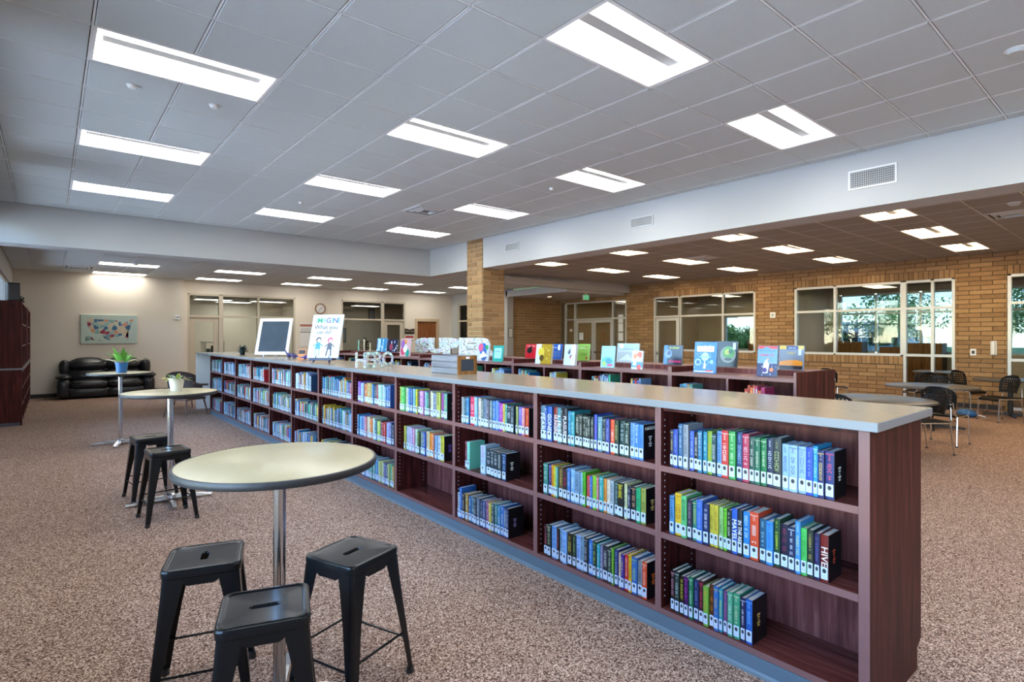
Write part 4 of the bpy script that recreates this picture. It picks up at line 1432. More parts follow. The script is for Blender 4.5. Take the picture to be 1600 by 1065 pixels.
def stool_proto():
    t = thing('metal_stool', 'x', 'stool')
    H = 0.61
    R = [sq_ring(0.150, 0.035, H - 0.040), sq_ring(0.155, 0.038, H - 0.036), sq_ring(0.156, 0.038, H - 0.010), sq_ring(0.153, 0.037, H - 0.003),
         sq_ring(0.147, 0.035, H), sq_ring(0.139, 0.032, H), sq_ring(0.132, 0.029, H - 0.004), sq_ring(0.128, 0.028, H - 0.0045)]
    R.append(slot_ring(0.054, 0.016, H - 0.0045, R[-1]))
    R.append(slot_ring(0.051, 0.013, H - 0.009, R[-2]))
    R.append(slot_ring(0.050, 0.012, H - 0.018, R[-3]))
    MB().rings(R, cap0=False, cap1=False).build('seat', 'black_paint', t, 28)
    lg = MB()
    rings = []
    for z, c, f in ((0.572, 0.1485, 0.086), (0.50, 0.154, 0.074), (0.35, 0.168, 0.055), (0.15, 0.188, 0.040), (0.02, 0.2, 0.032)):
        r, th = min(0.02, f * 0.45), 0.004
        rings.append([(c - f, c, z), (c - r, c, z), (c - 0.35 * r, c - 0.08 * r, z), (c - 0.08 * r, c - 0.35 * r, z), (c, c - r, z), (c, c - f, z),
                      (c - th, c - f, z), (c - th, c - r - th * 0.4, z), (c - 0.4 * r - th, c - 0.4 * r - th, z), (c - r - th * 0.4, c - th, z), (c - f, c - th, z)])
    lg.rings(rings)
    me = lg.mesh('leg')
    me.materials.append(MAT['black_paint'])
    auto_smooth(me, 40)
    ft = MB().lathe([(0.017, 0.0), (0.019, 0.004), (0.017, 0.03)], 12, (0.187, 0.187, 0))
    mf = ft.mesh('rubber_foot')
    mf.materials.append(MAT['rubber_black'])
    for k in range(4):
        l = inst('leg', me, t, None, (0, 0, k * PI / 2))
        inst('rubber_foot', mf, l)
    ap = MB()
    ap.rings([[(x, 0.146, z) for x, z in ((-0.075, 0.572), (0.075, 0.572), (0.066, 0.545), (0.05, 0.536), (-0.05, 0.536), (-0.066, 0.545))],
              [(x, 0.150, z) for x, z in ((-0.075, 0.572), (0.075, 0.572), (0.066, 0.545), (0.05, 0.536), (-0.05, 0.536), (-0.066, 0.545))]])
    ma = ap.mesh('apron')
    ma.materials.append(MAT['black_paint'])
    for k in range(4):
        inst('apron', ma, t, None, (0, 0, k * PI / 2))
    for z, rz in ((0.20, 0), (0.17, PI / 2)):
        c = 0.1485 + (0.572 - z) / 0.552 * 0.0515 - 0.012
        m = MB().tube([(-c, c, z), (c, c, z)], 0.0055, 8).mesh('foot_rail')
        m.materials.append(MAT['black_paint'])
        inst('foot_rail', m, t, None, (0, 0, rz))
        inst('foot_rail', m, t, None, (0, 0, rz + PI))
    return t


st = stool_proto()
st_parts = list(st.children)
for i, (x, y, a, lab) in enumerate(((0.615, 2.17, -18, 'black metal stool between the two others at the bare table, slot lying lengthwise'),
                                    (0.546, 2.842, 73, 'black metal stool on the window side of the bare table'),
                                    (1.083, 2.462, 21, 'black metal stool on the bookcase side of the bare table'),
                                    (0.805, 5.735, 4, 'black metal stool tucked under the succulent table, nearer the bare table'),
                                    (0.782, 6.605, 6, 'black metal stool tucked under the succulent table, nearer the sofa'))):
    o = st if i == 0 else copy_tree(st, None, st_parts)
    o.location = (x, y, 0)
    o.rotation_euler = (0, 0, math.radians(a))
    tag(o, lab, 'stool', 'black metal stools')


# ------------------------------------------------------------------ plants on the pub tables
def leaf(m, base, az, el, ln, wd, droop=0.5, mi=0):
    p = Vector(base)
    d = Vector((math.cos(az) * math.cos(el), math.sin(az) * math.cos(el), math.sin(el)))
    side = Vector((-math.sin(az), math.cos(az), 0))
    n = 5
    rings = []
    for i in range(n + 1):
        u = i / n
        w = wd * math.sin(PI * min(1, 0.12 + u * 0.88)) ** 0.8 / 2
        up = Vector((0, 0, 0.25 * w))
        rings.append([p - side * w + up, p, p + side * w + up])
        p = p + d * (ln / n)
        d = (d + Vector((0, 0, -droop / n))).normalized()
    vs = [v for r in rings for v in r]
    fs = []
    for k in range(n):
        for j in (0, 1):
            fs.append((k * 3 + j, k * 3 + j + 1, (k + 1) * 3 + j + 1, (k + 1) * 3 + j))
    m.add(vs, fs, mi)


plain('soil', (0.04, 0.028, 0.02), 0.95)
plain('blue_pot', (0.03, 0.14, 0.36), 0.3)
plain('white_pot', (0.72, 0.68, 0.58), 0.4)


def pot(parent, r0, r1, h, mat, z=0.0):
    MB().lathe([(r0, 0.0), (r1, h), (r1 + 0.004, h), (r1 + 0.004, h - 0.018), (r1 + 0.001, h - 0.02)][:2] + [(r1 + 0.006, h), (r1 + 0.006, h + 0.012), (r1 - 0.006, h + 0.012), (r1 - 0.008, h - 0.006)], 28, cap1=False).build('pot', mat, parent, 40)
    MB().lathe([(r1 - 0.006, h - 0.008), (0.001, h - 0.004)], 20, cap0=False).build('soil', 'soil', parent)


rp = random.Random(5)
pl = thing('potted_plant', 'leafy green and variegated plant in a bright blue pot on pub table', 'plant', (0.835, 10.16, 1.0675), 0, 'plants on the pub tables')
pot(pl, 0.065, 0.082, 0.14, 'blue_pot')
for i in range(17):
    az = i * 2.4
    g = (0.10, 0.34, 0.04) if i % 3 else (0.16, 0.42, 0.06)
    if i > 12:
        g = (0.55, 0.50, 0.30)
    m = MB()
    flat = i > 12
    leaf(m, (0.02 * math.cos(az), 0.02 * math.sin(az), 0.12), az, 0.35 if flat else rp.uniform(0.75, 1.35), 0.40 if flat else rp.uniform(0.2, 0.3), 0.075 if flat else 0.068, 0.5 if flat else 0.6)
    m.build('leaf', 'tint', pl, 60, color=g)

pl = thing('potted_plant', 'mixed purple and green succulents in a cream pot on pub table', 'plant', (0.965, 6.33, 1.0675), 0, 'plants on the pub tables')
pot(pl, 0.05, 0.068, 0.115, 'white_pot')
for i in range(30):
    az = i * 2.399
    c = rp.choice([(0.18, 0.30, 0.06), (0.35, 0.45, 0.08), (0.12, 0.06, 0.12), (0.22, 0.10, 0.20), (0.55, 0.50, 0.08), (0.10, 0.16, 0.10), (0.40, 0.12, 0.08)])
    m = MB()
    leaf(m, (0.035 * math.cos(az), 0.035 * math.sin(az), 0.105), az + rp.uniform(-0.4, 0.4), rp.uniform(0.1, 1.2), rp.uniform(0.06, 0.14), rp.uniform(0.03, 0.05), 0.7)
    m.build('leaf', 'tint', pl, 60, color=c)

# ================================================================== lower display bookcases behind the counter
DX0, DX1, DY0, DW = 4.12, 4.82, 1.763, 1.059
ZL, ZK = 1.295, 1.335


def make_display():
    t = thing('display_bookcase', 'x', 'bookcase')
    w, d = DW / 2, DX1 - DX0
    for s in (-1, 1):
        m = MB().box(0.003, d - 0.003, s * w, s * (w - 0.019), 0.0, ZK + 0.006, 0)
        m.box(0.0, 0.003, s * w, s * (w - 0.019), 0.0, ZK + 0.006, 1).box(d - 0.003, d, s * w, s * (w - 0.019), 0.0, ZK + 0.006, 1)
        m.build('side_panel', ['cherry', 'cherry_edge'], t)
    MB().box(0.335, 0.35, -w + 0.019, w - 0.019, 0.1, ZK).build('back_panel', 'cherry_back', t)
    m = MB().box(0.004, 0.335, -w + 0.019, w - 0.019, ZL - 0.025, ZL, 0)
    m.box(0.0, 0.004, -w + 0.019, w - 0.019, ZL - 0.026, ZL + 0.001, 1)
    m.build('display_ledge', ['cherry_edge', 'cherry_edge'], t)
    MB().box(0.35, d - 0.004, -w + 0.019, w - 0.019, ZK - 0.025, ZK).build('rear_top', 'cherry_edge', t)
    m = MB().box(0.003, 0.335, -0.0095, 0.0095, 0.1, ZL - 0.026, 0).box(0.0, 0.003, -0.0095, 0.0095, 0.1, ZL - 0.026, 1)
    m.build('divider', ['cherry', 'cherry_edge'], t)
    for z in (0.985, 0.57, 0.12):
        for y0, y1 in ((-w + 0.019, -0.0096), (0.0096, w - 0.019)):
            MB().box(0.004, 0.334, y0, y1, z - 0.025, z).build('shelf', 'cherry_flat', t)
        MB().box(0.351, d - 0.004, -w + 0.019, w - 0.019, z - 0.025, z).build('shelf', 'cherry_flat', t)
    MB().box(0.04, d - 0.04, -w + 0.019, w - 0.019, 0, 0.094).build('toe_kick', 'dark_base', t)
    return t


dp = make_display()
dp_parts = list(dp.children)
for k in range(8):
    o = dp if k == 0 else copy_tree(dp, None, dp_parts)
    o.location = (DX0, DY0 + DW * (k + 0.5), 0)
    tag(o, ('dark display bookcase at the table end of the low run' if k == 0 else 'dark display bookcase, %s from the table end of the low run' % ORD[k] if k < 7 else 'dark display bookcase at the office end of the low run'),
        'bookcase', 'display bookcases behind the counter')
    for half in (0, 1):
        n = rb.choice([5, 8, 10, 12]) if (k, half) != (0, 0) else 7
        y = DY0 + DW * k + DW / 2 * (half + 1) - 0.03 - rb.uniform(0, 0.12)
        for i in range(n):
            w = rb.uniform(0.016, 0.03)
            if y - w < DY0 + DW * k + DW / 2 * half + 0.03:
                break
            c = rb.choice(PAL) if (k, half) != (0, 0) else rb.choice([hexc('d06030'), hexc('e07840'), hexc('c8482c'), hexc('b83c60')])
            far_book(DX0 + 0.03, y, 0.986, w, rb.uniform(0.20, 0.25), 0.16, c)
            y -= w + 0.001


def disc(m, cx, cz, rx, rz, x, n=18, mi=0, a0=0.0, a1=2 * PI):
    m.add([(x, cx - rx * math.cos(a0 + (a1 - a0) * k / n), cz + rz * math.sin(a0 + (a1 - a0) * k / n)) for k in range(n)], [tuple(range(n))], mi)


def rect(m, y0, y1, z0, z1, x, mi=0):
    m.add([(x, y1, z0), (x, y0, z0), (x, y0, z1), (x, y1, z1)], [(0, 1, 2, 3)], mi)


def strokes(r, m, y0, y1, z, hh, x):
    """a line of unreadable cover lettering"""
    y = y1
    st = hh * 0.75
    while y - st > y0:
        k = r.random()
        rect(m, y - st * 0.25, y, z, z + hh, x)
        if k < 0.6:
            rect(m, y - st * 0.8, y - st * 0.25, z + hh * (0.75 if k < 0.3 else 0.4), z + hh * (1 if k < 0.3 else 0.62), x)
        if k < 0.4:
            rect(m, y - st * 0.8, y - st * 0.55, z, z + hh * 0.75, x)
        y -= st


def display_book(u0, u1, v0, v1, rear, col, label, art, th=0.014, lean=0.12):
    """front-facing book leaning on the display ledge; u/v are its measured edges, turned into metres on its own shelf"""
    X, Z = (DX0 + 0.44, ZK) if rear else (DX0 + 0.10, ZL)

    def yy(u):
        k = (u - 800) / 869.0
        return X * (math.cos(YAW) - math.sin(YAW) * k) / (math.sin(YAW) + math.cos(YAW) * k)
    ya, yb = yy(u0), yy(u1)
    k = ((u0 + u1) / 2 - 800) / 869.0
    d = X / (math.sin(YAW) + math.cos(YAW) * k)
    h = (v1 - v0) * d / 869.0
    w = ya - yb
    o = MB().box(0, 0.002, -w / 2, w / 2, 0, h).box(th - 0.002, th, -w / 2, w / 2, 0, h).box(0.002, th - 0.002, w / 2 - 0.002, w / 2, 0, h).build('display_book', 'tint_gloss', None, color=hexc(col, 0.75))
    MB().box(0.002, th - 0.002, -w / 2 + 0.003, w / 2 - 0.002, 0.003, h - 0.003).build('page_block', 'page', o)
    o.location = (X, (ya + yb) / 2, Z + 0.0008 + th * math.sin(lean))
    o.rotation_euler = (0, lean, 0)
    tag(o, label, 'book', 'picture books on the display bookcases')
    for i, (kind, c, a) in enumerate(art):
        m = MB()
        x = -0.0008 - 0.0003 * i
        if kind == 'disc':
            disc(m, (a[0] - 0.5) * w, a[1] * h, a[2] * w, a[2] * w if len(a) < 4 else a[3] * h, x)
            nm = 'cover_picture'
        elif kind == 'rect':
            rect(m, w / 2 - a[1] * w, w / 2 - a[0] * w, a[2] * h, a[3] * h, x)
            nm = 'cover_panel'
        elif kind == 'poly':
            m.add([(x, w / 2 - p[0] * w, p[1] * h) for p in a], [tuple(range(len(a)))])
            nm = 'cover_picture'
        elif kind == 'dots':
            r = random.Random(a[0])
            for _ in range(a[0]):
                disc(m, r.uniform(-0.47, 0.47) * w, r.uniform(0.03, 0.97) * h, a[1] * w * r.uniform(0.5, 1.3), a[1] * w * r.uniform(0.5, 1.3), x, 6)
            nm = 'cover_specks'
        else:
            r = random.Random(i + int(u0))
            strokes(r, m, w / 2 - a[1] * w, w / 2 - a[0] * w, a[2] * h, a[3] * h, x)
            nm = 'cover_lettering'
        ob = m.build(nm, 'tint_gloss', o, color=hexc(c, 0.75))
        if kind == 'dots':
            ob['kind'] = 'stuff'
    return o


# art: x from the near-left edge 0..1, z 0..1
display_book(1083, 1118, 534, 583, 0, '1c6ca8', 'blue space picture book with white planets and a rocket', [
    ('dots', 'bcd8e8', (34, 0.018)), ('rect', 'e8e8ee', (0.12, 0.88, 0.68, 0.86)), ('text', 'd03040', (0.14, 0.86, 0.7, 0.07)), ('text', 'd03040', (0.2, 0.8, 0.79, 0.055)),
    ('disc', 'a8d4e4', (0.5, 0.52, 0.17)), ('disc', '78b4d0', (0.5, 0.52, 0.3, 0.02)), ('poly', 'e0ecf4', [(0.44, 0.14), (0.56, 0.14), (0.53, 0.34), (0.5, 0.4), (0.47, 0.34)]),
    ('disc', '8cc4e0', (0.2, 0.36, 0.08)), ('disc', '9ccce4', (0.8, 0.34, 0.14)), ('disc', '1c5c94', (0.8, 0.34, 0.09)), ('rect', 'e8ecf0', (0.04, 0.9, 0.03, 0.06)), ('rect', 'c83838', (0.55, 0.86, 0.05, 0.09))])
display_book(1117, 1151, 533, 573, 1, '1c1c1e', 'black picture book with a glowing green planet on the cover', [
    ('dots', '5c6460', (30, 0.015)), ('disc', '8c948c', (0.42, 0.48, 0.36)), ('disc', '4c9c34', (0.4, 0.56, 0.27)), ('disc', 'b4c83c', (0.46, 0.58, 0.13)), ('disc', '1c5c34', (0.3, 0.6, 0.1)), ('disc', '3c403c', (0.4, 0.3, 0.18, 0.05)), ('rect', 'c8ccd0', (0.78, 0.92, 0.68, 0.94))])
display_book(1182, 1213, 541, 589, 0, '6c98b8', 'sports picture book with two basketball players and red top banner', [
    ('poly', 'd03838', [(0.02, 0.99), (0.02, 0.9), (0.2, 0.9), (0.45, 0.97), (0.7, 0.9), (0.98, 0.9), (0.98, 0.99)]), ('text', '3c5c80', (0.1, 0.9, 0.82, 0.03)), ('text', 'd86070', (0.1, 0.9, 0.66, 0.07)), ('rect', '2c2c5c', (0.0, 1.0, 0.0, 0.42)),
    ('poly', 'd8d8e4', [(0.3, 0.1), (0.55, 0.1), (0.62, 0.38), (0.5, 0.54), (0.42, 0.54), (0.32, 0.4)]), ('disc', '4c2c80', (0.6, 0.2, 0.12)), ('disc', 'e08050', (0.26, 0.22, 0.1)), ('disc', 'c89878', (0.46, 0.56, 0.06)), ('dots', 'b8b8d8', (16, 0.03))])
display_book(1216, 1255, 540, 578, 1, '7c8494', 'grey picture book with an orange bridge and dark blue heading', [
    ('rect', 'd0b040', (0.02, 0.98, 0.84, 0.99)), ('rect', '24346c', (0.3, 0.76, 0.84, 0.98)), ('text', 'd0d8f0', (0.36, 0.7, 0.87, 0.05)), ('text', 'd8b838', (0.34, 0.72, 0.64, 0.09)),
    ('poly', 'e08c20', [(0.04, 0.17), (0.96, 0.17), (0.96, 0.34), (0.75, 0.4), (0.4, 0.4), (0.04, 0.32)]), ('rect', '2c1c18', (0.04, 0.96, 0.02, 0.16)), ('rect', 'd0dce8', (0.78, 0.9, 0.6, 0.84))])
display_book(1036, 1065, 538, 568, 1, '1c2438', 'dark picture book with a blue globe and yellow heading', [
    ('rect', '2c6c9c', (0.0, 0.22, 0.0, 1.0)), ('text', 'c8d83c', (0.3, 0.9, 0.82, 0.09)), ('disc', '6c8cc8', (0.74, 0.55, 0.2)), ('disc', '2c3c70', (0.7, 0.6, 0.1)), ('rect', '9c2858', (0.3, 0.96, 0.1, 0.22)), ('disc', '0c0c10', (0.44, 0.45, 0.12))])
display_book(986, 1003, 549, 578, 0, 'd0dce4', 'small picture book with orange flowers over blue waves', [
    ('disc', 'e0603c', (0.3, 0.78, 0.24)), ('disc', 'e88454', (0.68, 0.7, 0.2)), ('disc', 'f0c0a8', (0.45, 0.6, 0.14)), ('rect', '4c90c8', (0.0, 1.0, 0.1, 0.4)), ('disc', 'c83c34', (0.3, 0.12, 0.2)), ('disc', 'e8f0f4', (0.7, 0.3, 0.16))])
display_book(963, 997, 537, 567, 1, 'b0bcc4', 'large pale grey picture book with a sketched sky', [
    ('rect', '9cb4c8', (0.04, 0.96, 0.7, 0.96)), ('text', '5c7890', (0.1, 0.8, 0.66, 0.05)), ('disc', 'd0dce4', (0.8, 0.85, 0.1)), ('rect', 'a4acac', (0.05, 0.95, 0.06, 0.55)), ('poly', 'c4ccc8', [(0.1, 0.1), (0.5, 0.45), (0.8, 0.1)])])
display_book(938, 959, 541, 575, 0, '90c4dc', 'light blue picture book with a rainbow coloured pond', [
    ('text', 'c04858', (0.15, 0.85, 0.84, 0.06)), ('disc', '5cb4a0', (0.5, 0.3, 0.42, 0.2)), ('disc', '3c88a8', (0.42, 0.3, 0.24, 0.12)), ('disc', 'c04c80', (0.3, 0.12, 0.22, 0.06)), ('disc', '98c858', (0.72, 0.18, 0.14))])
display_book(901, 920, 537, 563, 1, '88b44c', 'lime green picture book with tiny red apples', [('text', 'd8e8b8', (0.2, 0.8, 0.7, 0.08)), ('disc', 'b83828', (0.2, 0.14, 0.08)), ('disc', 'b83828', (0.3, 0.8, 0.05)), ('text', '5c7c2c', (0.3, 0.9, 0.4, 0.05)), ('text', '5c7c2c', (0.3, 0.9, 0.3, 0.05))])
display_book(880, 898, 539, 572, 0, 'c4d0e0', 'white picture book with a small dancing figure', [('poly', '5c6470', [(0.3, 0.6), (0.5, 0.82), (0.55, 0.6), (0.46, 0.5)]), ('disc', 'b83c60', (0.4, 0.4, 0.1)), ('rect', 'dce4f0', (0.62, 1.0, 0.0, 1.0)), ('disc', '3c3c44', (0.36, 0.46, 0.05))], th=0.03)
display_book(860, 877, 537, 561, 1, '2458b0', 'royal blue picture book with a white sticker', [('text', 'c8d8f4', (0.1, 0.7, 0.72, 0.08)), ('rect', 'e4e8f0', (0.62, 0.82, 0.6, 0.95)), ('text', '7ca0dc', (0.1, 0.9, 0.2, 0.05)), ('text', '7ca0dc', (0.1, 0.9, 0.32, 0.05)), ('text', '7ca0dc', (0.1, 0.9, 0.44, 0.05))])
display_book(836, 860, 537, 568, 0, 'a88a1c', 'golden picture book with a white spine', [('rect', 'd8dce8', (0.0, 0.34, 0.0, 1.0)), ('disc', 'd8c040', (0.65, 0.6, 0.2)), ('dots', 'e0cc60', (18, 0.03)), ('disc', '5c4408', (0.6, 0.3, 0.14))], th=0.03)
display_book(820, 837, 538, 560, 1, 'c01c2c', 'red picture book with a black animal', [('disc', '14100f', (0.62, 0.55, 0.24, 0.2)), ('text', 'f0d0d0', (0.15, 0.9, 0.82, 0.08)), ('disc', '14100f', (0.5, 0.75, 0.1))])
display_book(769, 785, 538, 563, 0, '2c9c90', 'teal picture book with a pale centre panel', [('rect', '9cd0d8', (0.15, 0.85, 0.2, 0.85)), ('text', '2c5c60', (0.25, 0.75, 0.6, 0.07))])
display_book(744, 763, 537, 563, 0, 'b8c0d0', 'comic book cover with blue hero shapes and pink burst', [('disc', '3c64b4', (0.5, 0.7, 0.3)), ('disc', 'd05c84', (0.7, 0.8, 0.2)), ('disc', '3c5c94', (0.4, 0.3, 0.24)), ('poly', 'e8e8f0', [(0.2, 0.1), (0.9, 0.3), (0.5, 0.6)]), ('disc', '3c9c5c', (0.2, 0.8, 0.12))])
display_book(624, 640, 530, 558, 0, 'd0a8b0', 'pink and orange comic book beside the big patterned letters', [('rect', 'e09850', (0.1, 0.6, 0.6, 0.95)), ('disc', 'd04468', (0.7, 0.3, 0.2)), ('disc', '2c9c8c', (0.25, 0.2, 0.18)), ('disc', 'e8f0f0', (0.5, 0.45, 0.2)), ('disc', '9c6cb0', (0.75, 0.7, 0.2))])
display_book(604, 620, 530, 550, 1, '1c2444', 'navy comic book with scattered white shapes', [('dots', 'c8ccdc', (9, 0.06)), ('disc', '8c3c50', (0.6, 0.4, 0.16))])
display_book(588, 603, 530, 551, 1, '3c84b4', 'blue and white striped comic book', [('rect', 'b4d8e8', (0.1, 0.35, 0.05, 0.95)), ('rect', '7cb8d4', (0.55, 0.7, 0.1, 0.9)), ('dots', 'd8ecf4', (10, 0.05))])

# picture frames at the office end of the run
for (u, y, w, h, c1, c2, lab) in ((0, 10.04, 0.17, 0.2, '5cb4a4', 'b0d8d8', 'teal picture frame at the office end of the low bookcases'),
                                 (0, 9.54, 0.13, 0.15, 'c8c090', 'e0dcc0', 'small cream picture frame on the low bookcases'),
                                 (0, 9.79, 0.2, 0.22, 'c8bca0', '2c241c', 'cream picture frame with a dark photograph on the low bookcases')):
    t = thing('photo_stand', lab, 'picture frame', (DX0 + 0.42, y, ZK + 0.001), -0.5, 'picture frames on the low bookcases')
    for a, b_, c, d in ((-w / 2, -w / 2 + 0.02, 0, h), (w / 2 - 0.02, w / 2, 0, h), (-w / 2 + 0.02, w / 2 - 0.02, 0, 0.02), (-w / 2 + 0.02, w / 2 - 0.02, h - 0.02, h)):
        ob = MB().box(-0.006, 0.008, a, b_, c, d).build('frame_side', 'tint', t, color=hexc(c1))
    MB().box(0.0, 0.006, -w / 2 + 0.02, w / 2 - 0.02, 0.02, h - 0.02).build('picture', 'tint', t, color=hexc(c2))
    m = MB()
    disc(m, 0.0, h * 0.5, w * 0.2, h * 0.2, -0.001)
    m.build('picture_motif', 'tint', t, color=hexc('8c9c8c'))
    MB().box(0.008, 0.05, -0.012, 0.012, 0.0, 0.008).build('strut', 'tint', t, color=hexc(c1))


# comic covered block letters
def comic_mat():
    m, nt, b = new_mat('comic_print')
    tc = nt.nodes.new('ShaderNodeTexCoord')
    v = nt.nodes.new('ShaderNodeTexVoronoi')
    v.inputs['Scale'].default_value = 34
    L(nt, tc.outputs['Object'], v.inputs['Vector'])
    hs = nt.nodes.new('ShaderNodeHueSaturation')
    hs.inputs['Saturation'].default_value = 0.4
    hs.inputs['Value'].default_value = 0.9
    L(nt, v.outputs['Color'], hs.inputs['Color'])
    mx = nt.nodes.new('ShaderNodeMix')
    mx.data_type = 'RGBA'
    mx.inputs[0].default_value = 0.35
    mx.inputs[7].default_value = (0.40, 0.50, 0.48, 1)
    L(nt, hs.outputs[0], mx.inputs[6])
    e = nt.nodes.new('ShaderNodeTexVoronoi')
    e.feature = 'DISTANCE_TO_EDGE'
    e.inputs['Scale'].default_value = 34
    L(nt, tc.outputs['Object'], e.inputs['Vector'])
    lt = nt.nodes.new('ShaderNodeMath')
    lt.operation = 'LESS_THAN'
    lt.inputs[1].default_value = 0.045
    L(nt, e.outputs['Distance'], lt.inputs[0])
    m2 = nt.nodes.new('ShaderNodeMix')
    m2.data_type = 'RGBA'
    m2.inputs[7].default_value = (0.03, 0.04, 0.05, 1)
    L(nt, lt.outputs[0], m2.inputs[0])
    L(nt, mx.outputs[2], m2.inputs[6])
    L(nt, m2.outputs[2], b.inputs['Base Color'])
    b.inputs['Roughness'].default_value = 0.4


comic_mat()


def block_letter(ch, h, w, th, loc, yaw, label, group, bold):
    me = text_mesh(ch, h, th / 2, bold=bold)
    xs = [v.co.x for v in me.vertices]
    ys = [v.co.y for v in me.vertices]
    me.transform(Matrix.Translation((-(max(xs) + min(xs)) / 2, -min(ys), 0)))
    me.transform(Matrix.Diagonal((w / (max(xs) - min(xs)), h / (max(ys) - min(ys)), 1, 1)))
    me.transform(frame((0, 0, 0), (0, -1, 0), (0, 0, 1)))
    me.materials.clear()
    me.materials.append(MAT['comic_print'])
    o = link('block_letter', me)
    o.location = loc
    o.rotation_euler = (0, 0, yaw)
    return tag(o, label, 'letter', group)


for i, ch in enumerate('SUPER'):
    block_letter(ch, 0.245, 0.27, 0.05, (DX0 + 0.46 + 0.0 * i, 7.72 - i * 0.415, ZK + 0.0068), 0.62, 'comic covered cardboard letter %s on the low bookcases' % ch, 'large comic letters', 0.02)
for ch, x, y in (('H', 2.64, 5.785), ('E', 2.775, 5.82), ('R', 2.91, 5.89), ('O', 3.1, 6.04)):
    block_letter(ch, 0.172, 0.115 if ch != 'O' else 0.14, 0.03, (x, y, ZC + 0.001), 1.08, 'comic covered cardboard letter %s on the countertop' % ch, 'small comic letters', 0.004)

# ================================================================== things on the long countertop
plain('chalk', (0.024, 0.038, 0.054), 0.75, var=0.5, vscale=5)
plain('canvas_white', (0.60, 0.62, 0.62), 0.7)
plain('easel_blue', (0.03, 0.05, 0.11), 0.5)
wood_mat('crate_grey', (0.13, 0.13, 0.135), (0.20, 0.20, 0.21), (0.28, 0.28, 0.29), 0.7, 'Y', 8)
wood_mat('crate_brown', (0.12, 0.05, 0.015), (0.22, 0.10, 0.03), (0.32, 0.16, 0.06), 0.5, 'Z', 8)

# chalkboard in a white frame on a wire easel
cb = thing('chalkboard', 'chalkboard in a wide white frame leaning on wire easel', 'chalkboard', (2.95, 10.05, ZC + 0.035), 0.80)
tilt = Matrix.Rotation(0.30, 4, 'Y')


def tilted(mb, M):
    mb.v = [tuple(M @ Vector(p)) for p in mb.v]
    return mb


w, h, f = 0.60, 0.66, 0.055
for a, b_, c, d in ((-w / 2, -w / 2 + f, 0, h), (w / 2 - f, w / 2, 0, h), (-w / 2 + f, w / 2 - f, 0, f), (-w / 2 + f, w / 2 - f, h - f, h)):
    tilted(MB().rbox(-0.012, 0.016, a, b_, c, d, 0.004, 1), tilt).build('frame_side', 'white_gloss', cb)
tilted(MB().box(-0.002, 0.01, -w / 2 + f, w / 2 - f, f, h - f), tilt).build('slate', 'chalk', cb)
ez = thing('wire_easel', 'thin metal wire easel under the chalkboard', 'easel', (2.95, 10.05, ZC), 0.80)
for s in (-1, 1):
    MB().tube([(-0.07, s * 0.11, 0.003), (-0.045, s * 0.11, 0.09), (-0.04, s * 0.105, 0.03), (0.09, s * 0.1, 0.025), (0.12, s * 0.09, 0.003)], 0.004, 6).build('wire_leg', 'chrome', ez)
    MB().tube([(-0.07, s * 0.11, 0.004), (-0.045, s * 0.15, 0.004)], 0.004, 6).build('wire_foot', 'chrome', ez)
MB().tube([(0.08, -0.1, 0.026), (0.08, 0.1, 0.026)], 0.004, 6).build('cross_wire', 'chrome', ez)

# canvas with lettering and two drawn children on a mini easel
iv = thing('canvas_print', 'white IMAGINE canvas with colourful letters and two doodled children', 'canvas', (2.76, 7.22, ZC + 0.068), 0.66)
w, h = 0.455, 0.60
T2 = Matrix.Rotation(0.28, 4, 'Y')
tilted(MB().rbox(0.0, 0.02, -w / 2, w / 2, 0, h, 0.003, 1), T2).build('canvas', 'canvas_white', iv)
F0 = T2 @ frame((-0.001, 0, 0), (0, -1, 0), (0, 0, 1))
for i, ch in enumerate('IMAGINE'):
    c = ('8c94a4', '2c9c70', '7cc4a4', '4c4c9c', '5cb4b4', '3c5ca8', '6c98a0')[i]
    put_text('lettering', ch, 0.10, 'tint', iv, F0 @ Matrix.Translation(((-0.165, -0.115, -0.05, 0.012, 0.066, 0.112, 0.165)[i], h * 0.855, 0)), 0.0005, 0.0016, color=hexc(c))
put_text('lettering', 'What you', 0.085, 'ink', iv, F0 @ Matrix.Translation((-0.01, h * 0.70, 0)) @ Matrix.Shear('XY', 4, (0.25, 0)), 0.0005)
put_text('lettering', 'can do!', 0.075, 'ink', iv, F0 @ Matrix.Translation((-0.03, h * 0.585, 0)) @ Matrix.Shear('XY', 4, (0.25, 0)), 0.0005)


def doodle(cx, cz, hair, coat, trousers, k):
    def poly(pts, col, dz=0.0004):
        m = MB().add([(p[0] * k + cx, p[1] * k + cz, dz) for p in pts], [tuple(range(len(pts)))])
        m.v = [tuple(F0 @ Vector(p)) for p in m.v]
        m.build('drawing', 'tint', iv, color=hexc(col))

    def circ(x, z, r, n=12):
        return [(x + r * math.cos(2 * PI * i / n), z + r * math.sin(2 * PI * i / n)) for i in range(n)]
    poly(circ(0, 0.5, 0.16), hair)
    poly(circ(0.02, 0.47, 0.11), 'e8c8b0', 0.0008)
    poly([(-0.16, 0.0), (0.16, 0.0), (0.09, 0.36), (-0.09, 0.36)], coat, 0.0006)
    for s in (-1, 1):
        poly([(s * 0.05, 0.02), (s * 0.12, 0.02), (s * 0.18, -0.34), (s * 0.11, -0.36)], trousers)
        poly([(s * 0.08, 0.34), (s * 0.30, 0.16), (s * 0.28, 0.12), (s * 0.08, 0.26)], coat, 0.0007)


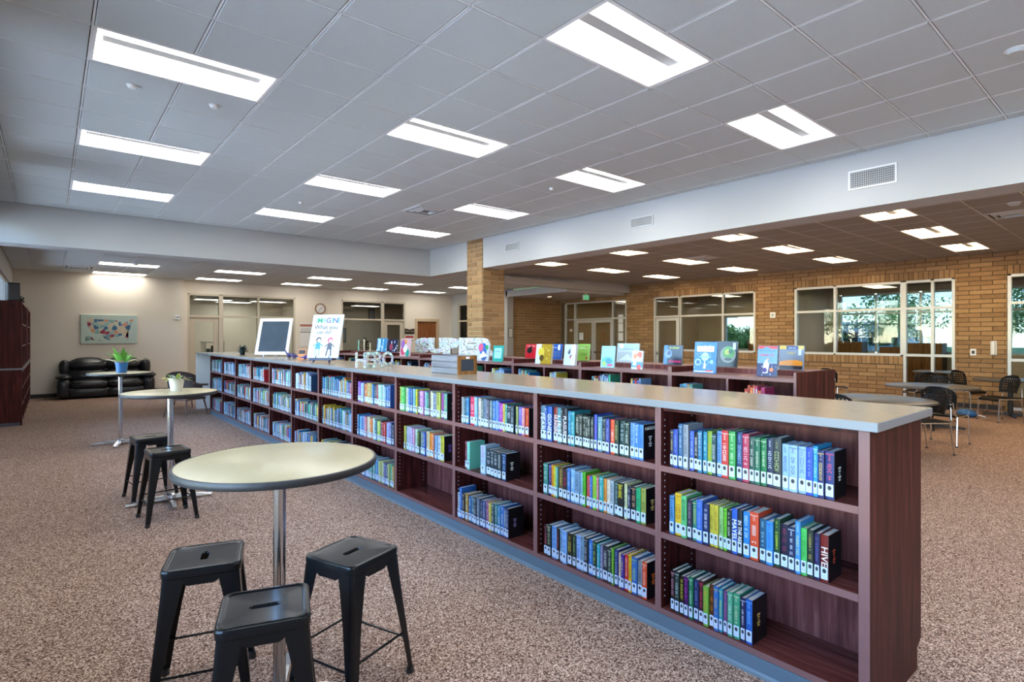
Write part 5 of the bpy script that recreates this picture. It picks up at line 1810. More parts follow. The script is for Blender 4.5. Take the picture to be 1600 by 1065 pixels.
doodle(-0.09, 0.12, '3c3430', '3c8c94', '98b8c0', 0.25)
doodle(0.08, 0.115, 'c83868', '4c4c54', '3c3c44', 0.25)
ez = thing('mini_easel', 'dark blue wooden mini easel under the IMAGINE canvas', 'easel', (2.76, 7.22, ZC), 0.66)
MB().rbox(-0.05, 0.03, -0.17, 0.17, 0.038, 0.067, 0.003, 1).build('ledge', 'easel_blue', ez)
for s in (-1, 1):
    MB().tube([(-0.035, s * 0.12, 0.0115), (0.0, s * 0.10, 0.05), (0.135, s * 0.04, 0.42)], [0.011, 0.011, 0.009], 6).build('front_leg', 'easel_blue', ez)
MB().tube([(0.19, 0, 0.0095), (0.135, 0, 0.4)], 0.009, 6).build('rear_leg', 'easel_blue', ez)

# grey crate with a framed slate on its end
cr = thing('wooden_crate', 'grey plank crate with a brown framed slate on one end', 'crate', (2.86, 4.22, ZC), 0.04)
for i in range(3):
    MB().rbox(0.0, 0.012, 0.0, 0.42, 0.002 + i * 0.057, 0.055 + i * 0.057, 0.002, 1).build('plank', 'crate_grey', cr)
    MB().rbox(0.208, 0.22, 0.0, 0.42, 0.002 + i * 0.057, 0.055 + i * 0.057, 0.002, 1).build('plank', 'crate_grey', cr)
MB().box(0.012, 0.208, 0.006, 0.414, 0.004, 0.016).build('bottom_board', 'crate_grey', cr)
MB().box(0.012, 0.208, 0.402, 0.414, 0.016, 0.17).build('end_board', 'crate_grey', cr)
for a, b_, c, d in ((0.0, 0.035, 0.0, 0.17), (0.185, 0.22, 0.0, 0.17), (0.035, 0.185, 0.0, 0.03), (0.035, 0.185, 0.135, 0.17)):
    MB().box(a, b_, -0.014, 0.0, c, d).build('frame_side', 'crate_brown', cr)
MB().box(0.035, 0.185, -0.008, -0.001, 0.03, 0.135).build('slate', 'chalk', cr)
MB().box(0.09, 0.13, -0.017, -0.014, 0.142, 0.162).build('name_plate', 'white', cr)

# small things at the far end of the counter
pb = thing('potted_plant', 'small dark leafy plant ball in a black pot on countertop', 'plant', (2.86, 11.55, ZC), 0, 'plants on the countertop')
pot(pb, 0.04, 0.05, 0.05, 'black_plastic')
for i in range(40):
    m = MB()
    az = i * 2.399
    leaf(m, (0.02 * math.cos(az), 0.02 * math.sin(az), 0.05 + 0.002 * i), az, rp.uniform(-0.2, 1.3), rp.uniform(0.07, 0.11), 0.05, 0.6)
    m.build('leaf', 'tint', pb, 60, color=rp.choice([(0.02, 0.05, 0.05), (0.03, 0.07, 0.06), (0.04, 0.06, 0.09)]))


def dino(loc, yaw, col, s, label):
    """toy dinosaur: body, neck, head, tail and four legs as one skin"""
    me = bpy.data.meshes.new('toy_dinosaur')
    pts = [((0, 0, 0.07), 0.034), ((0.06, 0, 0.075), 0.028), ((0.1, 0, 0.11), 0.014), ((0.12, 0, 0.15), 0.012), ((0.15, 0, 0.155), 0.014),
           ((-0.06, 0, 0.065), 0.026), ((-0.12, 0, 0.05), 0.013), ((-0.19, 0, 0.07), 0.005),
           ((0.05, 0.03, 0.035), 0.012), ((0.05, 0.032, 0.008), 0.011), ((0.05, -0.03, 0.035), 0.012), ((0.05, -0.032, 0.008), 0.011),
           ((-0.05, 0.03, 0.035), 0.013), ((-0.05, 0.032, 0.008), 0.011), ((-0.05, -0.03, 0.035), 0.013), ((-0.05, -0.032, 0.008), 0.011)]
    ed = [(0, 1), (1, 2), (2, 3), (3, 4), (0, 5), (5, 6), (6, 7), (1, 8), (8, 9), (1, 10), (10, 11), (5, 12), (12, 13), (5, 14), (14, 15)]
    me.from_pydata([tuple(c * s for c in p) for p, r in pts], ed, [])
    o = bpy.data.objects.new('toy_dinosaur', me)
    COL.objects.link(o)
    o.modifiers.new('skin', 'SKIN')
    sv = me.skin_vertices[0].data
    for i, (p, r) in enumerate(pts):
        sv[i].radius = (r * s, r * s)
    sv[0].use_root = True
    sub = o.modifiers.new('sub', 'SUBSURF')
    sub.levels = sub.render_levels = 1
    dg = bpy.context.evaluated_depsgraph_get()
    me2 = bpy.data.meshes.new_from_object(o.evaluated_get(dg))
    bpy.data.objects.remove(o)
    me2.materials.clear()
    me2.materials.append(MAT['tint'])
    zmin = min(v.co.z for v in me2.vertices)
    me2.transform(Matrix.Translation((0, 0, -zmin)))
    o = link('toy_dinosaur', me2, None, hexc(col))
    o.location = loc
    o.rotation_euler = (0, 0, yaw)
    return tag(o, label, 'toy', 'toys on the countertop')


dino((2.95, 9.0, ZC + 0.001), 2.3, '33245c', 0.9, 'purple toy dinosaur standing beside the orange sign')
dino((3.0, 8.45, ZC + 0.001), -0.7, '3c2c6c', 0.75, 'violet toy dinosaur with its tail towards the easel')
tc_ = thing('tent_card', 'orange and black folded tent card on the countertop', 'sign', (3.02, 8.72, ZC), 0.95)
a = MB().add([(-0.03, -0.06, 0), (-0.03, 0.06, 0), (0.0, 0.06, 0.15), (0.0, -0.06, 0.15), (-0.027, -0.06, 0), (-0.027, 0.06, 0), (0.003, 0.06, 0.15), (0.003, -0.06, 0.15)],
             [(0, 1, 2, 3), (7, 6, 5, 4), (0, 4, 5, 1), (3, 2, 6, 7), (0, 3, 7, 4), (1, 5, 6, 2)])
a.build('front_leaf', 'tint', tc_, color=hexc('d88030'))
a = MB().add([(0.033, -0.06, 0), (0.033, 0.06, 0), (0.003, 0.06, 0.15), (0.003, -0.06, 0.15), (0.036, -0.06, 0), (0.036, 0.06, 0), (0.006, 0.06, 0.15), (0.006, -0.06, 0.15)],
             [(0, 1, 2, 3), (7, 6, 5, 4), (0, 4, 5, 1), (3, 2, 6, 7), (0, 3, 7, 4), (1, 5, 6, 2)])
a.build('rear_leaf', 'tint', tc_, color=hexc('d88030'))
MB().add([(-0.0145, -0.05, 0.08), (-0.0145, 0.05, 0.08), (-0.003, 0.05, 0.14), (-0.003, -0.05, 0.14)], [(0, 1, 2, 3)]).build('black_panel', 'ink', tc_)

# ================================================================== sofa corner
sf = thing('sofa', 'black leather two-seat reclining sofa under the map', 'sofa', (1.2, 18.55, 0), 0)


def cushion(name, x0, x1, y0, y1, z0, z1, r, parent=sf, mat='leather', puff=0.02, lean=0.0):
    x0, x1 = min(x0, x1), max(x0, x1)
    bm = bmesh.new()
    bmesh.ops.create_cube(bm, size=1)
    bmesh.ops.subdivide_edges(bm, edges=list(bm.edges), cuts=5, use_grid_fill=True)
    c = Vector(((x0 + x1) / 2, (y0 + y1) / 2, (z0 + z1) / 2))
    s = Vector((x1 - x0, y1 - y0, z1 - z0))
    for v in bm.verts:
        p = v.co * 2
        q = Vector((p.x, p.y, p.z))
        e = [abs(q.x), abs(q.y), abs(q.z)]
        for i in range(3):
            o1, o2 = e[(i + 1) % 3], e[(i + 2) % 3]
            q[i] += q[i] * (puff / max(1e-4, s[i] / 2)) * (1 - o1 ** 2) * (1 - o2 ** 2)
        # pull corners in
        k = 1.0
        rr = [min(1.0, r / (s[i] / 2)) for i in range(3)]
        for i in range(3):
            m = max(0, (e[(i + 1) % 3] - (1 - rr[(i + 1) % 3])) / rr[(i + 1) % 3])
            n = max(0, (e[(i + 2) % 3] - (1 - rr[(i + 2) % 3])) / rr[(i + 2) % 3])
            q[i] *= 1 - rr[i] * 0.5 * (m * m + n * n) * 0.6
        v.co = c + Vector((q.x * s.x / 2, q.y * s.y / 2 + lean * (q.z * s.z / 2), q.z * s.z / 2))
    return MB().bm(bm).build(name, mat, parent, 60)


cushion('base', -1.0, 1.0, -0.40, 0.38, 0.04, 0.27, 0.02)
for s in (-1, 1):
    x = s * 0.40
    cushion('seat_cushion', x - 0.395, x + 0.395, -0.46, 0.2, 0.26, 0.46, 0.06, puff=0.03)
    cushion('back_cushion', x - 0.395, x + 0.395, 0.10, 0.36, 0.42, 0.74, 0.09, puff=0.05, lean=0.25)
    cushion('head_cushion', x - 0.39, x + 0.39, 0.16, 0.42, 0.71, 1.0, 0.10, puff=0.05, lean=0.25)
    cushion('footrest_panel', x - 0.39, x + 0.39, -0.45, -0.38, 0.06, 0.25, 0.02, puff=0.012)
    cushion('arm', s * 0.79, s * 1.05, -0.46, 0.40, 0.03, 0.53, 0.06, puff=0.02)
    cushion('arm_pad', s * 0.77, s * 1.07, -0.48, 0.34, 0.49, 0.63, 0.07, puff=0.03)
    cushion('wing', s * 0.80, s * 1.0, 0.12, 0.42, 0.58, 0.97, 0.07, puff=0.02)
cushion('back_panel', -0.98, 0.98, 0.38, 0.46, 0.05, 0.95, 0.03, puff=0.01)

# map canvas
plain('map_sea', (0.50, 0.62, 0.56), 0.6)


def map_mat():
    m, nt, b = new_mat('map_states')
    tc = nt.nodes.new('ShaderNodeTexCoord')
    v = nt.nodes.new('ShaderNodeTexVoronoi')
    v.inputs['Scale'].default_value = 9.5
    v.inputs['Randomness'].default_value = 0.75
    L(nt, tc.outputs['Object'], v.inputs['Vector'])
    sp = nt.nodes.new('ShaderNodeSeparateColor')
    L(nt, v.outputs['Color'], sp.inputs[0])
    r = ramp(nt, [(0.0, (0.05, 0.16, 0.30)), (0.16, (0.60, 0.52, 0.36)), (0.32, (0.24, 0.42, 0.40)), (0.46, (0.62, 0.30, 0.18)), (0.6, (0.30, 0.50, 0.46)),
                  (0.74, (0.30, 0.04, 0.08)), (0.86, (0.12, 0.30, 0.42)), (0.95, (0.55, 0.60, 0.45))])
    r.color_ramp.interpolation = 'CONSTANT'
    L(nt, sp.outputs[0], r.inputs[0])
    e = nt.nodes.new('ShaderNodeTexVoronoi')
    e.feature = 'DISTANCE_TO_EDGE'
    e.inputs['Scale'].default_value = 9.5
    e.inputs['Randomness'].default_value = 0.75
    L(nt, tc.outputs['Object'], e.inputs['Vector'])
    lt = nt.nodes.new('ShaderNodeMath')
    lt.operation = 'LESS_THAN'
    lt.inputs[1].default_value = 0.03
    L(nt, e.outputs['Distance'], lt.inputs[0])
    mx = nt.nodes.new('ShaderNodeMix')
    mx.data_type = 'RGBA'
    mx.inputs[7].default_value = (0.62, 0.68, 0.62, 1)
    L(nt, lt.outputs[0], mx.inputs[0])
    L(nt, r.outputs[0], mx.inputs[6])
    L(nt, mx.outputs[2], b.inputs['Base Color'])
    b.inputs['Roughness'].default_value = 0.6


map_mat()
mp_ = thing('wall_map', 'teal canvas map of the United States with coloured states', 'map', (1.29, 19.079, 1.81))
MB().rbox(-0.64, 0.64, -0.045, 0.0, -0.40, 0.40, 0.006, 1).build('canvas', 'map_sea', mp_)
usa = [(-0.50, 0.27), (-0.42, 0.29), (-0.36, 0.28), (-0.15, 0.265), (0.07, 0.265), (0.10, 0.25), (0.17, 0.245), (0.22, 0.20), (0.27, 0.22), (0.25, 0.14), (0.31, 0.16), (0.36, 0.20),
       (0.43, 0.235), (0.48, 0.27), (0.52, 0.30), (0.55, 0.25), (0.52, 0.19), (0.50, 0.13), (0.48, 0.10), (0.47, 0.03), (0.46, -0.02), (0.43, -0.06), (0.38, -0.11), (0.37, -0.15), (0.41, -0.22), (0.43, -0.28),
       (0.40, -0.29), (0.35, -0.20), (0.29, -0.17), (0.22, -0.18), (0.18, -0.22), (0.11, -0.20), (0.04, -0.23), (0.0, -0.31), (-0.05, -0.29), (-0.09, -0.23), (-0.14, -0.22), (-0.18, -0.16), (-0.27, -0.14), (-0.33, -0.12), (-0.41, -0.07),
       (-0.46, 0.0), (-0.49, 0.09), (-0.50, 0.18)]
ak = [(-0.52, -0.20), (-0.46, -0.18), (-0.40, -0.21), (-0.39, -0.27), (-0.34, -0.31), (-0.42, -0.29), (-0.48, -0.33), (-0.54, -0.32), (-0.50, -0.28), (-0.53, -0.24)]
M0 = frame((0, -0.0455, 0), (1, 0, 0), (0, 0, 1))
bm = bmesh.new()
bmv = [bm.verts.new(M0 @ Vector((x, y, 0))) for x, y in usa]
bmf = bm.faces.new(bmv)
bmesh.ops.triangulate(bm, faces=[bmf])
MB().bm(bm).build('mainland', 'map_states', mp_)
bm = bmesh.new()
bmf = bm.faces.new([bm.verts.new(M0 @ Vector((x, y, 0))) for x, y in ak])
bmesh.ops.triangulate(bm, faces=[bmf])
MB().bm(bm).build('alaska', 'map_states', mp_)
for k, (x, z) in enumerate(((-0.24, -0.29), (-0.21, -0.31), (-0.19, -0.33))):
    MB().add([M0 @ Vector((x + 0.014 * math.cos(i * PI / 3), z + 0.01 * math.sin(i * PI / 3), 0)) for i in range(6)], [(0, 1, 2, 3, 4, 5)]).build('island', 'tint', mp_, color=(0.05, 0.1, 0.12))


# armchairs of dark upholstery on wooden legs
plain('chair_fabric', (0.085, 0.072, 0.078), 0.8, bump=0.5, bscale=120, var=0.25, vscale=30)
wood_mat('chair_wood', (0.10, 0.06, 0.05), (0.18, 0.11, 0.09), (0.26, 0.17, 0.13), 0.4)


def armchair():
    t = thing('armchair', 'x', 'chair')
    # barrel shell
    rings_o, n = [], 20
    pts = []
    for i in range(n + 1):
        a = -0.15 * PI + (1.3 * PI) * i / n
        pts.append((0.31 * math.cos(a), 0.29 * math.sin(a)))
    prof = []
    for i, (x, y) in enumerate(pts):
        k = math.sin(PI * i / n)
        top = 0.60 + 0.22 * k ** 1.2
        prof.append([(x * 0.92, y * 0.92, 0.38), (x * 1.03, y * 1.03 + 0.02 * k, top - 0.03), (x * 1.06, y * 1.06 + 0.03 * k, top), (x * 1.0, y * 1.0 + 0.03 * k, top + 0.01), (x * 0.92, y * 0.92 + 0.02 * k, top - 0.02), (x * 0.84, y * 0.84, 0.38)])
    MB().rings(prof).build('shell', 'chair_fabric', t, 50)
    cushion('seat_cushion', -0.26, 0.26, -0.30, 0.24, 0.36, 0.47, 0.05, t, 'chair_fabric', 0.02)
    MB().box(-0.25, 0.25, -0.27, 0.22, 0.33, 0.37).build('seat_frame', 'chair_wood', t)
    for sx in (-1, 1):
        for sy in (-1, 1):
            MB().tube([(sx * 0.22, sy * 0.22 - 0.02, 0.34), (sx * 0.27, sy * 0.28 - 0.02, 0.0)], [0.018, 0.011], 8).build('leg', 'chair_wood', t, 40)
        MB().tube([(sx * 0.30, -0.26, 0.62), (sx * 0.33, -0.05, 0.635), (sx * 0.31, 0.12, 0.68)], [0.02, 0.022, 0.016], 8).build('arm_rail', 'chair_wood', t, 40)
    return t


ac = armchair()
acp = list(ac.children)
for i, (x, y, a, lab) in enumerate(((2.12, 12.9, 2.2, 'dark barrel armchair right beside the end of the long bookcase'), (2.35, 14.6, 2.7, 'dark barrel armchair standing further towards the glazed office door'))):
    o = ac if i == 0 else copy_tree(ac, None, acp)
    o.location = (x, y, 0)
    o.rotation_euler = (0, 0, a)
    tag(o, lab, 'chair', 'barrel armchairs')

# ------------------------------------------------------------------ tall bookcases along the window wall
LX0, LX1 = XL + 0.004, -0.375


def wall_unit(z0, z1, nsh, top_mat):
    t = thing('wall_bookcase', 'x', 'bookcase')
    d = LX1 - LX0
    w = 0.55
    for s in (-1, 1):
        m = MB().box(0.0, d - 0.003, s * w, s * (w - 0.02), z0, z1, 0).box(d - 0.003, d, s * w, s * (w - 0.02), z0, z1, 1)
        m.build('side_panel', ['cherry', 'cherry_edge'], t)
    MB().box(0.0, 0.012, -w + 0.02, w - 0.02, z0, z1).build('back_panel', 'cherry', t)
    for i in range(nsh + 1):
        z = z0 + 0.08 + (z1 - z0 - 0.1) * i / nsh if z0 == 0 else z0 + 0.02 + (z1 - z0 - 0.04) * i / nsh
        m = MB().box(0.012, d - 0.003, -w + 0.02, w - 0.02, z - 0.02, z, 0).box(d - 0.003, d, -w + 0.02, w - 0.02, z - 0.02, z, 1)
        m.build('shelf', ['cherry_flat', 'cherry_edge'], t)
    if z0 == 0:
        MB().box(0.0, d - 0.03, -w, w, 0.0, 0.058).build('toe_kick', 'vinyl_base', t)
    return t


lo = wall_unit(0, 1.0, 3, None)
lop = list(lo.children)
for k in range(5):
    o = lo if k == 0 else copy_tree(lo, None, lop)
    o.location = (LX0, 13.95 + 1.1 * k, 0)
    tag(o, 'low dark bookcase under the window, %s from the end panel' % ORD[k], 'bookcase', 'low wall bookcases')
    for z in (0.08, 0.387, 0.693):
        y = 14.45 + 1.1 * k
        while y > 13.55 + 1.1 * k:
            w = rb.uniform(0.02, 0.045)
            far_book(LX1 - 0.03, y, z + 0.001, w, rb.uniform(0.17, 0.23), 0.16, rb.choice(PAL), -1)
            y -= w + 0.002
hi = wall_unit(1.035, 2.25, 3, None)
hip = list(hi.children)
for k, yk in enumerate((13.95, 15.05, 17.25, 18.35)):
    o = hi if k == 0 else copy_tree(hi, None, hip)
    o.location = (LX0, yk, 0)
    tag(o, ('tall dark hutch at the end panel of the wall bookcases', 'tall dark hutch beside the window gap', 'tall dark hutch past the window gap', 'tall dark hutch in the corner by the map wall')[k], 'bookcase', 'tall hutches on the wall bookcases')
    for z in (1.055, 1.447, 1.84):
        y = yk + 0.5
        while y > yk - 0.4:
            w = rb.uniform(0.02, 0.045)
            far_book(LX1 - 0.03, y, z + 0.001, w, rb.uniform(0.2, 0.28), 0.18, rb.choice(PAL), -1)
            y -= w + (0.002 if rb.random() < 0.9 else 0.2)
ck = thing('wall_counter', 'grey laminate counter between low bookcases and tall hutches', 'countertop', (0, 0, 1.001))
MB().rbox(LX0, LX1 + 0.015, 13.38, 18.95, 0.0, 0.032, 0.003, 1).build('top_board', 'laminate_edge', ck)
sp = thing('storage_box', 'black box standing on top of the end hutch', 'box', (-0.52, 13.75, 2.251), 0.2)
MB().rbox(-0.09, 0.09, -0.11, 0.11, 0, 0.34, 0.01, 2).build('cabinet', 'black_plastic', sp)
MB().rbox(-0.08, 0.08, -0.118, -0.108, 0.02, 0.32, 0.004, 1).build('front_panel', 'rubber_black', sp)
for i in range(3):
    b = thing('small_ornament', 'small dark bird ornament, %s of three on the hutch' % ORD[i], 'ornament', (-0.45, 14.3 + 0.28 * i, 2.251), 0.4 * i, 'bird ornaments on the hutch')
    cushion('body', -0.05, 0.05, -0.07, 0.07, 0.01, 0.10, 0.04, b, 'black_plastic', 0.01)
    cushion('head', -0.025, 0.025, -0.09, -0.04, 0.09, 0.14, 0.02, b, 'black_plastic', 0.005)
    MB().tube([(0, -0.085, 0.115), (0, -0.12, 0.11)], [0.01, 0.002], 6).build('beak', 'tint', b, color=(0.4, 0.25, 0.05))
    MB().lathe([(0.03, 0), (0.03, 0.012)], 12).build('foot', 'black_plastic', b)

# ------------------------------------------------------------------ things on the back wall
ckk = thing('wall_clock', 'round brown rimmed clock with white face on cream wall', 'clock', (7.42, 19.598, 2.60))
Mc = frame((0, 0, 0), (1, 0, 0), (0, 0, 1))


def facing(mb):
    mb.v = [tuple(Mc @ Vector(p)) for p in mb.v]
    return mb


facing(MB().lathe([(0.001, 0.012), (0.165, 0.012)], 32, cap0=False, cap1=False)).build('dial', 'white', ckk)
facing(MB().lathe([(0.16, 0.0), (0.19, 0.0), (0.19, 0.02), (0.178, 0.03), (0.16, 0.02), (0.16, 0.0)], 32, cap0=False, cap1=False)).build('rim', 'crate_brown', ckk, 40)
for k in range(12):
    a = k * PI / 6
    facing(MB().box(-0.006, 0.006, 0.125, 0.15, 0.0125, 0.0145)).build('hour_mark', 'ink', ckk).rotation_euler = (0, a, 0)
for a, l, w in ((1.0, 0.085, 0.007), (-2.6, 0.125, 0.005)):
    facing(MB().box(-w, w, -0.02, l, 0.015, 0.018)).build('hand', 'ink', ckk).rotation_euler = (0, a, 0)

nb = thing('notice_sheet', 'white printed notice with red heading beside the office glazing', 'notice', (6.92, 19.598, 1.28))
MB().box(-0.22, 0.22, -0.006, 0, 0, 0.80).build('sheet', 'white', nb)
MB().box(-0.21, 0.21, -0.008, -0.006, 0.68, 0.76).build('heading', 'tint', nb, color=hexc('b07060'))
MB().box(-0.21, 0.21, -0.008, -0.006, 0.47, 0.5).build('rule', 'tint', nb, color=hexc('707478'))
for z in (0.53, 0.57, 0.61):
    MB().box(-0.19, 0.15, -0.008, -0.006, z, z + 0.015).build('text_line', 'tint', nb, color=hexc('a0a4a8'))
ph = thing('photo_collage', 'black framed picture beside the poster on the cream wall', 'picture', (7.85, 19.598, 1.25))
MB().box(-0.14, 0.14, -0.02, 0, 0, 0.40).build('frame', 'ink', ph)
for i, (x, z) in enumerate(((-0.06, 0.09), (0.06, 0.12), (-0.05, 0.24), (0.06, 0.28))):
    MB().box(x - 0.045, x + 0.045, -0.023, -0.02, z - 0.04, z + 0.06).build('photo', 'tint', ph, color=hexc(('a8b0a8', '6c7468', '8c9490', 'c0c8c4')[i]))
bs = thing('wall_sign', 'dark brown open-book shaped sign beside oak door', 'sign', (11.0, 19.598, 1.82))
MB().rings([[(x, -0.03, z) for x, z in ((-0.21, -0.1), (-0.05, -0.12), (0, -0.09), (0.05, -0.12), (0.21, -0.1), (0.21, 0.11), (0.08, 0.09), (0, 0.06), (-0.08, 0.09), (-0.21, 0.11))],
            [(x, 0.0, z) for x, z in ((-0.21, -0.1), (-0.05, -0.12), (0, -0.09), (0.05, -0.12), (0.21, -0.1), (0.21, 0.11), (0.08, 0.09), (0, 0.06), (-0.08, 0.09), (-0.21, 0.11))]]).build('board', 'tint', bs, color=(0.03, 0.02, 0.015))
for s in (-1, 1):
    MB().box(s * 0.03, s * 0.18, -0.032, -0.03, -0.02, 0.02).build('page_mark', 'tint', bs, color=(0.25, 0.2, 0.15))
rs = thing('wall_sign', 'red and white notice under the book shaped sign', 'sign', (11.0, 19.598, 1.50))
MB().box(-0.19, 0.19, -0.012, 0, -0.12, 0.14).build('board', 'white', rs)
MB().box(-0.18, 0.18, -0.014, -0.012, 0.06, 0.13).build('heading', 'tint', rs, color=hexc('b02030'))
MB().box(-0.16, 0.16, -0.014, -0.012, -0.07, -0.02).build('text_line', 'ink', rs)
th_ = thing('thermostat', 'small white thermostat on cream wall beside office door', 'thermostat', (2.93, 19.079, 2.17))
MB().rbox(-0.06, 0.06, -0.03, 0, -0.07, 0.07, 0.006, 1).build('case', 'white', th_)
MB().box(-0.03, 0.03, -0.033, -0.029, 0.0, 0.035).build('display', 'sticker_grey', th_)

# ================================================================== tables and stacking chairs by the brick wall
def round_table(x, y, r, label):
    t = thing('round_table', label, 'table', (x, y, 0), 0.3, 'grey tables by the brick wall')
    MB().lathe([(0.001, 0.7405), (r - 0.012, 0.7405), (r, 0.735), (r, 0.715), (r - 0.015, 0.71), (0.001, 0.71)], 56, cap0=False, cap1=False).build('table_top', 'table_top_grey', t, 30)
    MB().lathe([(0.045, 0.04), (0.04, 0.70)], 16).build('post', 'rubber_black', t, 40)
    MB().lathe([(0.05, 0.66), (0.2, 0.705), (0.2, 0.71)], 16).build('mounting_plate', 'rubber_black', t)
    f = MB().rings([[(0.0, -0.035, 0.02), (0.0, 0.035, 0.02), (0.0, 0.03, 0.075), (0.0, -0.03, 0.075)], [(r * 0.72, -0.025, 0.012), (r * 0.72, 0.025, 0.012), (r * 0.72, 0.02, 0.03), (r * 0.72, -0.02, 0.03)]])
    f.lathe([(0.02, 0.0), (0.02, 0.014)], 10, (r * 0.68, 0, 0))
    me = f.mesh('foot')
    me.materials.append(MAT['rubber_black'])
    for k in range(4):
        inst('foot', me, t, None, (0, 0, k * PI / 2))
    return t


round_table(8.85, 2.74, 0.72, 'round grey table next to the end of the countertop')
round_table(12.0, 2.83, 0.68, 'round grey table in the middle of the seating area')
round_table(14.95, 2.2, 0.6, 'round grey table by the brick pier')


def perforated(w0, h0, h1, nx, nz, fx):
    """curved panel with a square lattice of holes"""
    m = MB()
    for i in range(nx):
        for j in range(nz):
            u0, u1 = i / nx, (i + 1) / nx
            v0, v1 = j / nz, (j + 1) / nz
            solid = i in (0, nx - 1) or j in (0, nz - 1)
            if solid:
                q = [fx(u0, v0), fx(u1, v0), fx(u1, v1), fx(u0, v1)]
                m.add(q, [(0, 1, 2, 3)])
                continue
            a, b = 0.24, 0.76
            o = [fx(u0, v0), fx(u1, v0), fx(u1, v1), fx(u0, v1)]
            um, vm = (u0 + u1) / 2, (v0 + v1) / 2
            k = 0.27
            du, dv = (u1 - u0), (v1 - v0)
            inn = [fx(um - k * du, vm - k * dv), fx(um + k * du, vm - k * dv), fx(um + k * du, vm + k * dv), fx(um - k * du, vm + k * dv)]
            m.add(o + inn, [(0, 1, 5, 4), (1, 2, 6, 5), (2, 3, 7, 6), (3, 0, 4, 7)])
    return m


def chair_proto():
    t = thing('stacking_chair', 'x', 'chair')

    def fx(u, v):
        x = (u - 0.5) * 2
        wz = 0.225 * (0.86 + 0.14 * math.sin(PI * min(1, v * 1.1) * 0.62)) * (1 - 0.28 * max(0, (v - 0.72) / 0.28) ** 2)
        z = 0.54 + 0.33 * v - 0.05 * (abs(x) ** 3) * max(0, v - 0.5) * 2
        y = 0.215 + 0.07 * v - 0.075 * x * x
        return (x * wz, y, z)
    bk = perforated(0, 0, 0, 11, 7, fx)
    o = bk.build('backrest', 'black_plastic', t)
    sm = o.modifiers.new('thick', 'SOLIDIFY')
    sm.thickness = 0.009

    def gx(u, v):
        x = (u - 0.5) * 2
        return (x * 0.225, -0.22 + 0.43 * v, 0.452 - 0.014 * (1 - x * x) * (1 - (2 * v - 1) ** 2) - 0.035 * max(0, 0.15 - v) / 0.15)
    n = 10
    top = [[gx(i / n, j / n) for i in range(n + 1)] for j in range(n + 1)]
    sm_ = MB()
    vs = [p for r in top for p in r] + [(p[0] * 0.97, p[1], p[2] - 0.03) for r in top for p in r]
    N = (n + 1) ** 2
    fs = []
    for j in range(n):
        for i in range(n):
            a = j * (n + 1) + i
            fs.append((a, a + 1, a + n + 2, a + n + 1))
            fs.append((N + a + n + 1, N + a + n + 2, N + a + 1, N + a))
    edge = [i for i in range(n + 1)] + [j * (n + 1) + n for j in range(1, n + 1)] + [n * (n + 1) + i for i in range(n - 1, -1, -1)] + [j * (n + 1) for j in range(n - 1, 0, -1)]
    for k in range(len(edge)):
        a, b = edge[k], edge[(k + 1) % len(edge)]
        fs.append((a, N + a, N + b, b))
    sm_.add(vs, fs)
    sm_.build('seat', 'black_plastic', t, 50)
    for s in (-1, 1):
        MB().tube([(s * 0.235, -0.20, 0.43), (s * 0.245, -0.225, 0.012)], 0.011, 8).build('leg', 'chrome', t, 40)
        MB().tube([(s * 0.235, 0.20, 0.43), (s * 0.245, 0.25, 0.012)], 0.011, 8).build('leg', 'chrome', t, 40)
        MB().tube([(s * 0.235, -0.20, 0.43), (s * 0.235, 0.20, 0.43), (s * 0.21, 0.235, 0.47), (s * 0.195, 0.238, 0.64)], 0.010, 8).build('side_rail', 'chrome', t, 40)
        for y in (-0.225, 0.25):
            MB().lathe([(0.016, 0), (0.016, 0.012), (0.011, 0.02)], 10, (s * 0.245, y, 0)).build('glide', 'rubber_black', t)
    MB().tube([(-0.235, -0.12, 0.425), (0.235, -0.12, 0.425)], 0.009, 8).build('cross_rail', 'chrome', t)
    return t


ch = chair_proto()
chp = list(ch.children)
# yaw 0: the sitter faces -Y
spots = [(9.35, 2.3, -2.25, 'perforated black chair between the countertop end and the middle table, back lit orange'),
         (10.35, 2.28, 1.45, 'perforated black chair facing the middle table with its back to the countertop'),
         (12.85, 2.95, -1.5, 'perforated black chair on the far side of the middle table'),
         (14.25, 3.55, 2.4, 'perforated black chair in front of the full height window light'),
         (15.3, 2.95, -0.4, 'perforated black chair against the brick pier'),
         (13.9, 2.2, -2.3, 'perforated black chair pulled out in front of the pier table'),
         (8.1, 2.9, PI / 2, 'perforated black chair tucked at the table by the countertop, on the bookcase side'),
         (9.2, 3.5, 0.3, 'perforated black chair on the window side of the table by the countertop'),
         (14.2, 5.25, 1.4, 'perforated black chair alone below the wide window'),
         (13.2, 9.75, 0.3, 'perforated black chair near the class room door'),
         (12.95, 8.15, 0.3, 'perforated black chair below the narrow window')]
for i, (x, y, a, lab) in enumerate(spots):
    o = ch if i == 0 else copy_tree(ch, None, chp)
    o.location = (x, y, 0)
    o.rotation_euler = (0, 0, a)
    tag(o, lab, 'chair', 'perforated stacking chairs')
fb = thing('tote_bag', 'crumpled blue bag lying on the carpet beside the pier table', 'bag', (14.2, 2.75, 0), 0.6)
cushion('body', -0.2, 0.2, -0.12, 0.12, 0.0, 0.13, 0.06, fb, 'blue_pot', 0.02)
MB().tube([(-0.12, -0.1, 0.06), (-0.2, -0.22, 0.02), (-0.02, -0.26, 0.012), (0.12, -0.1, 0.06)], 0.012, 6).build('handle', 'white', fb)

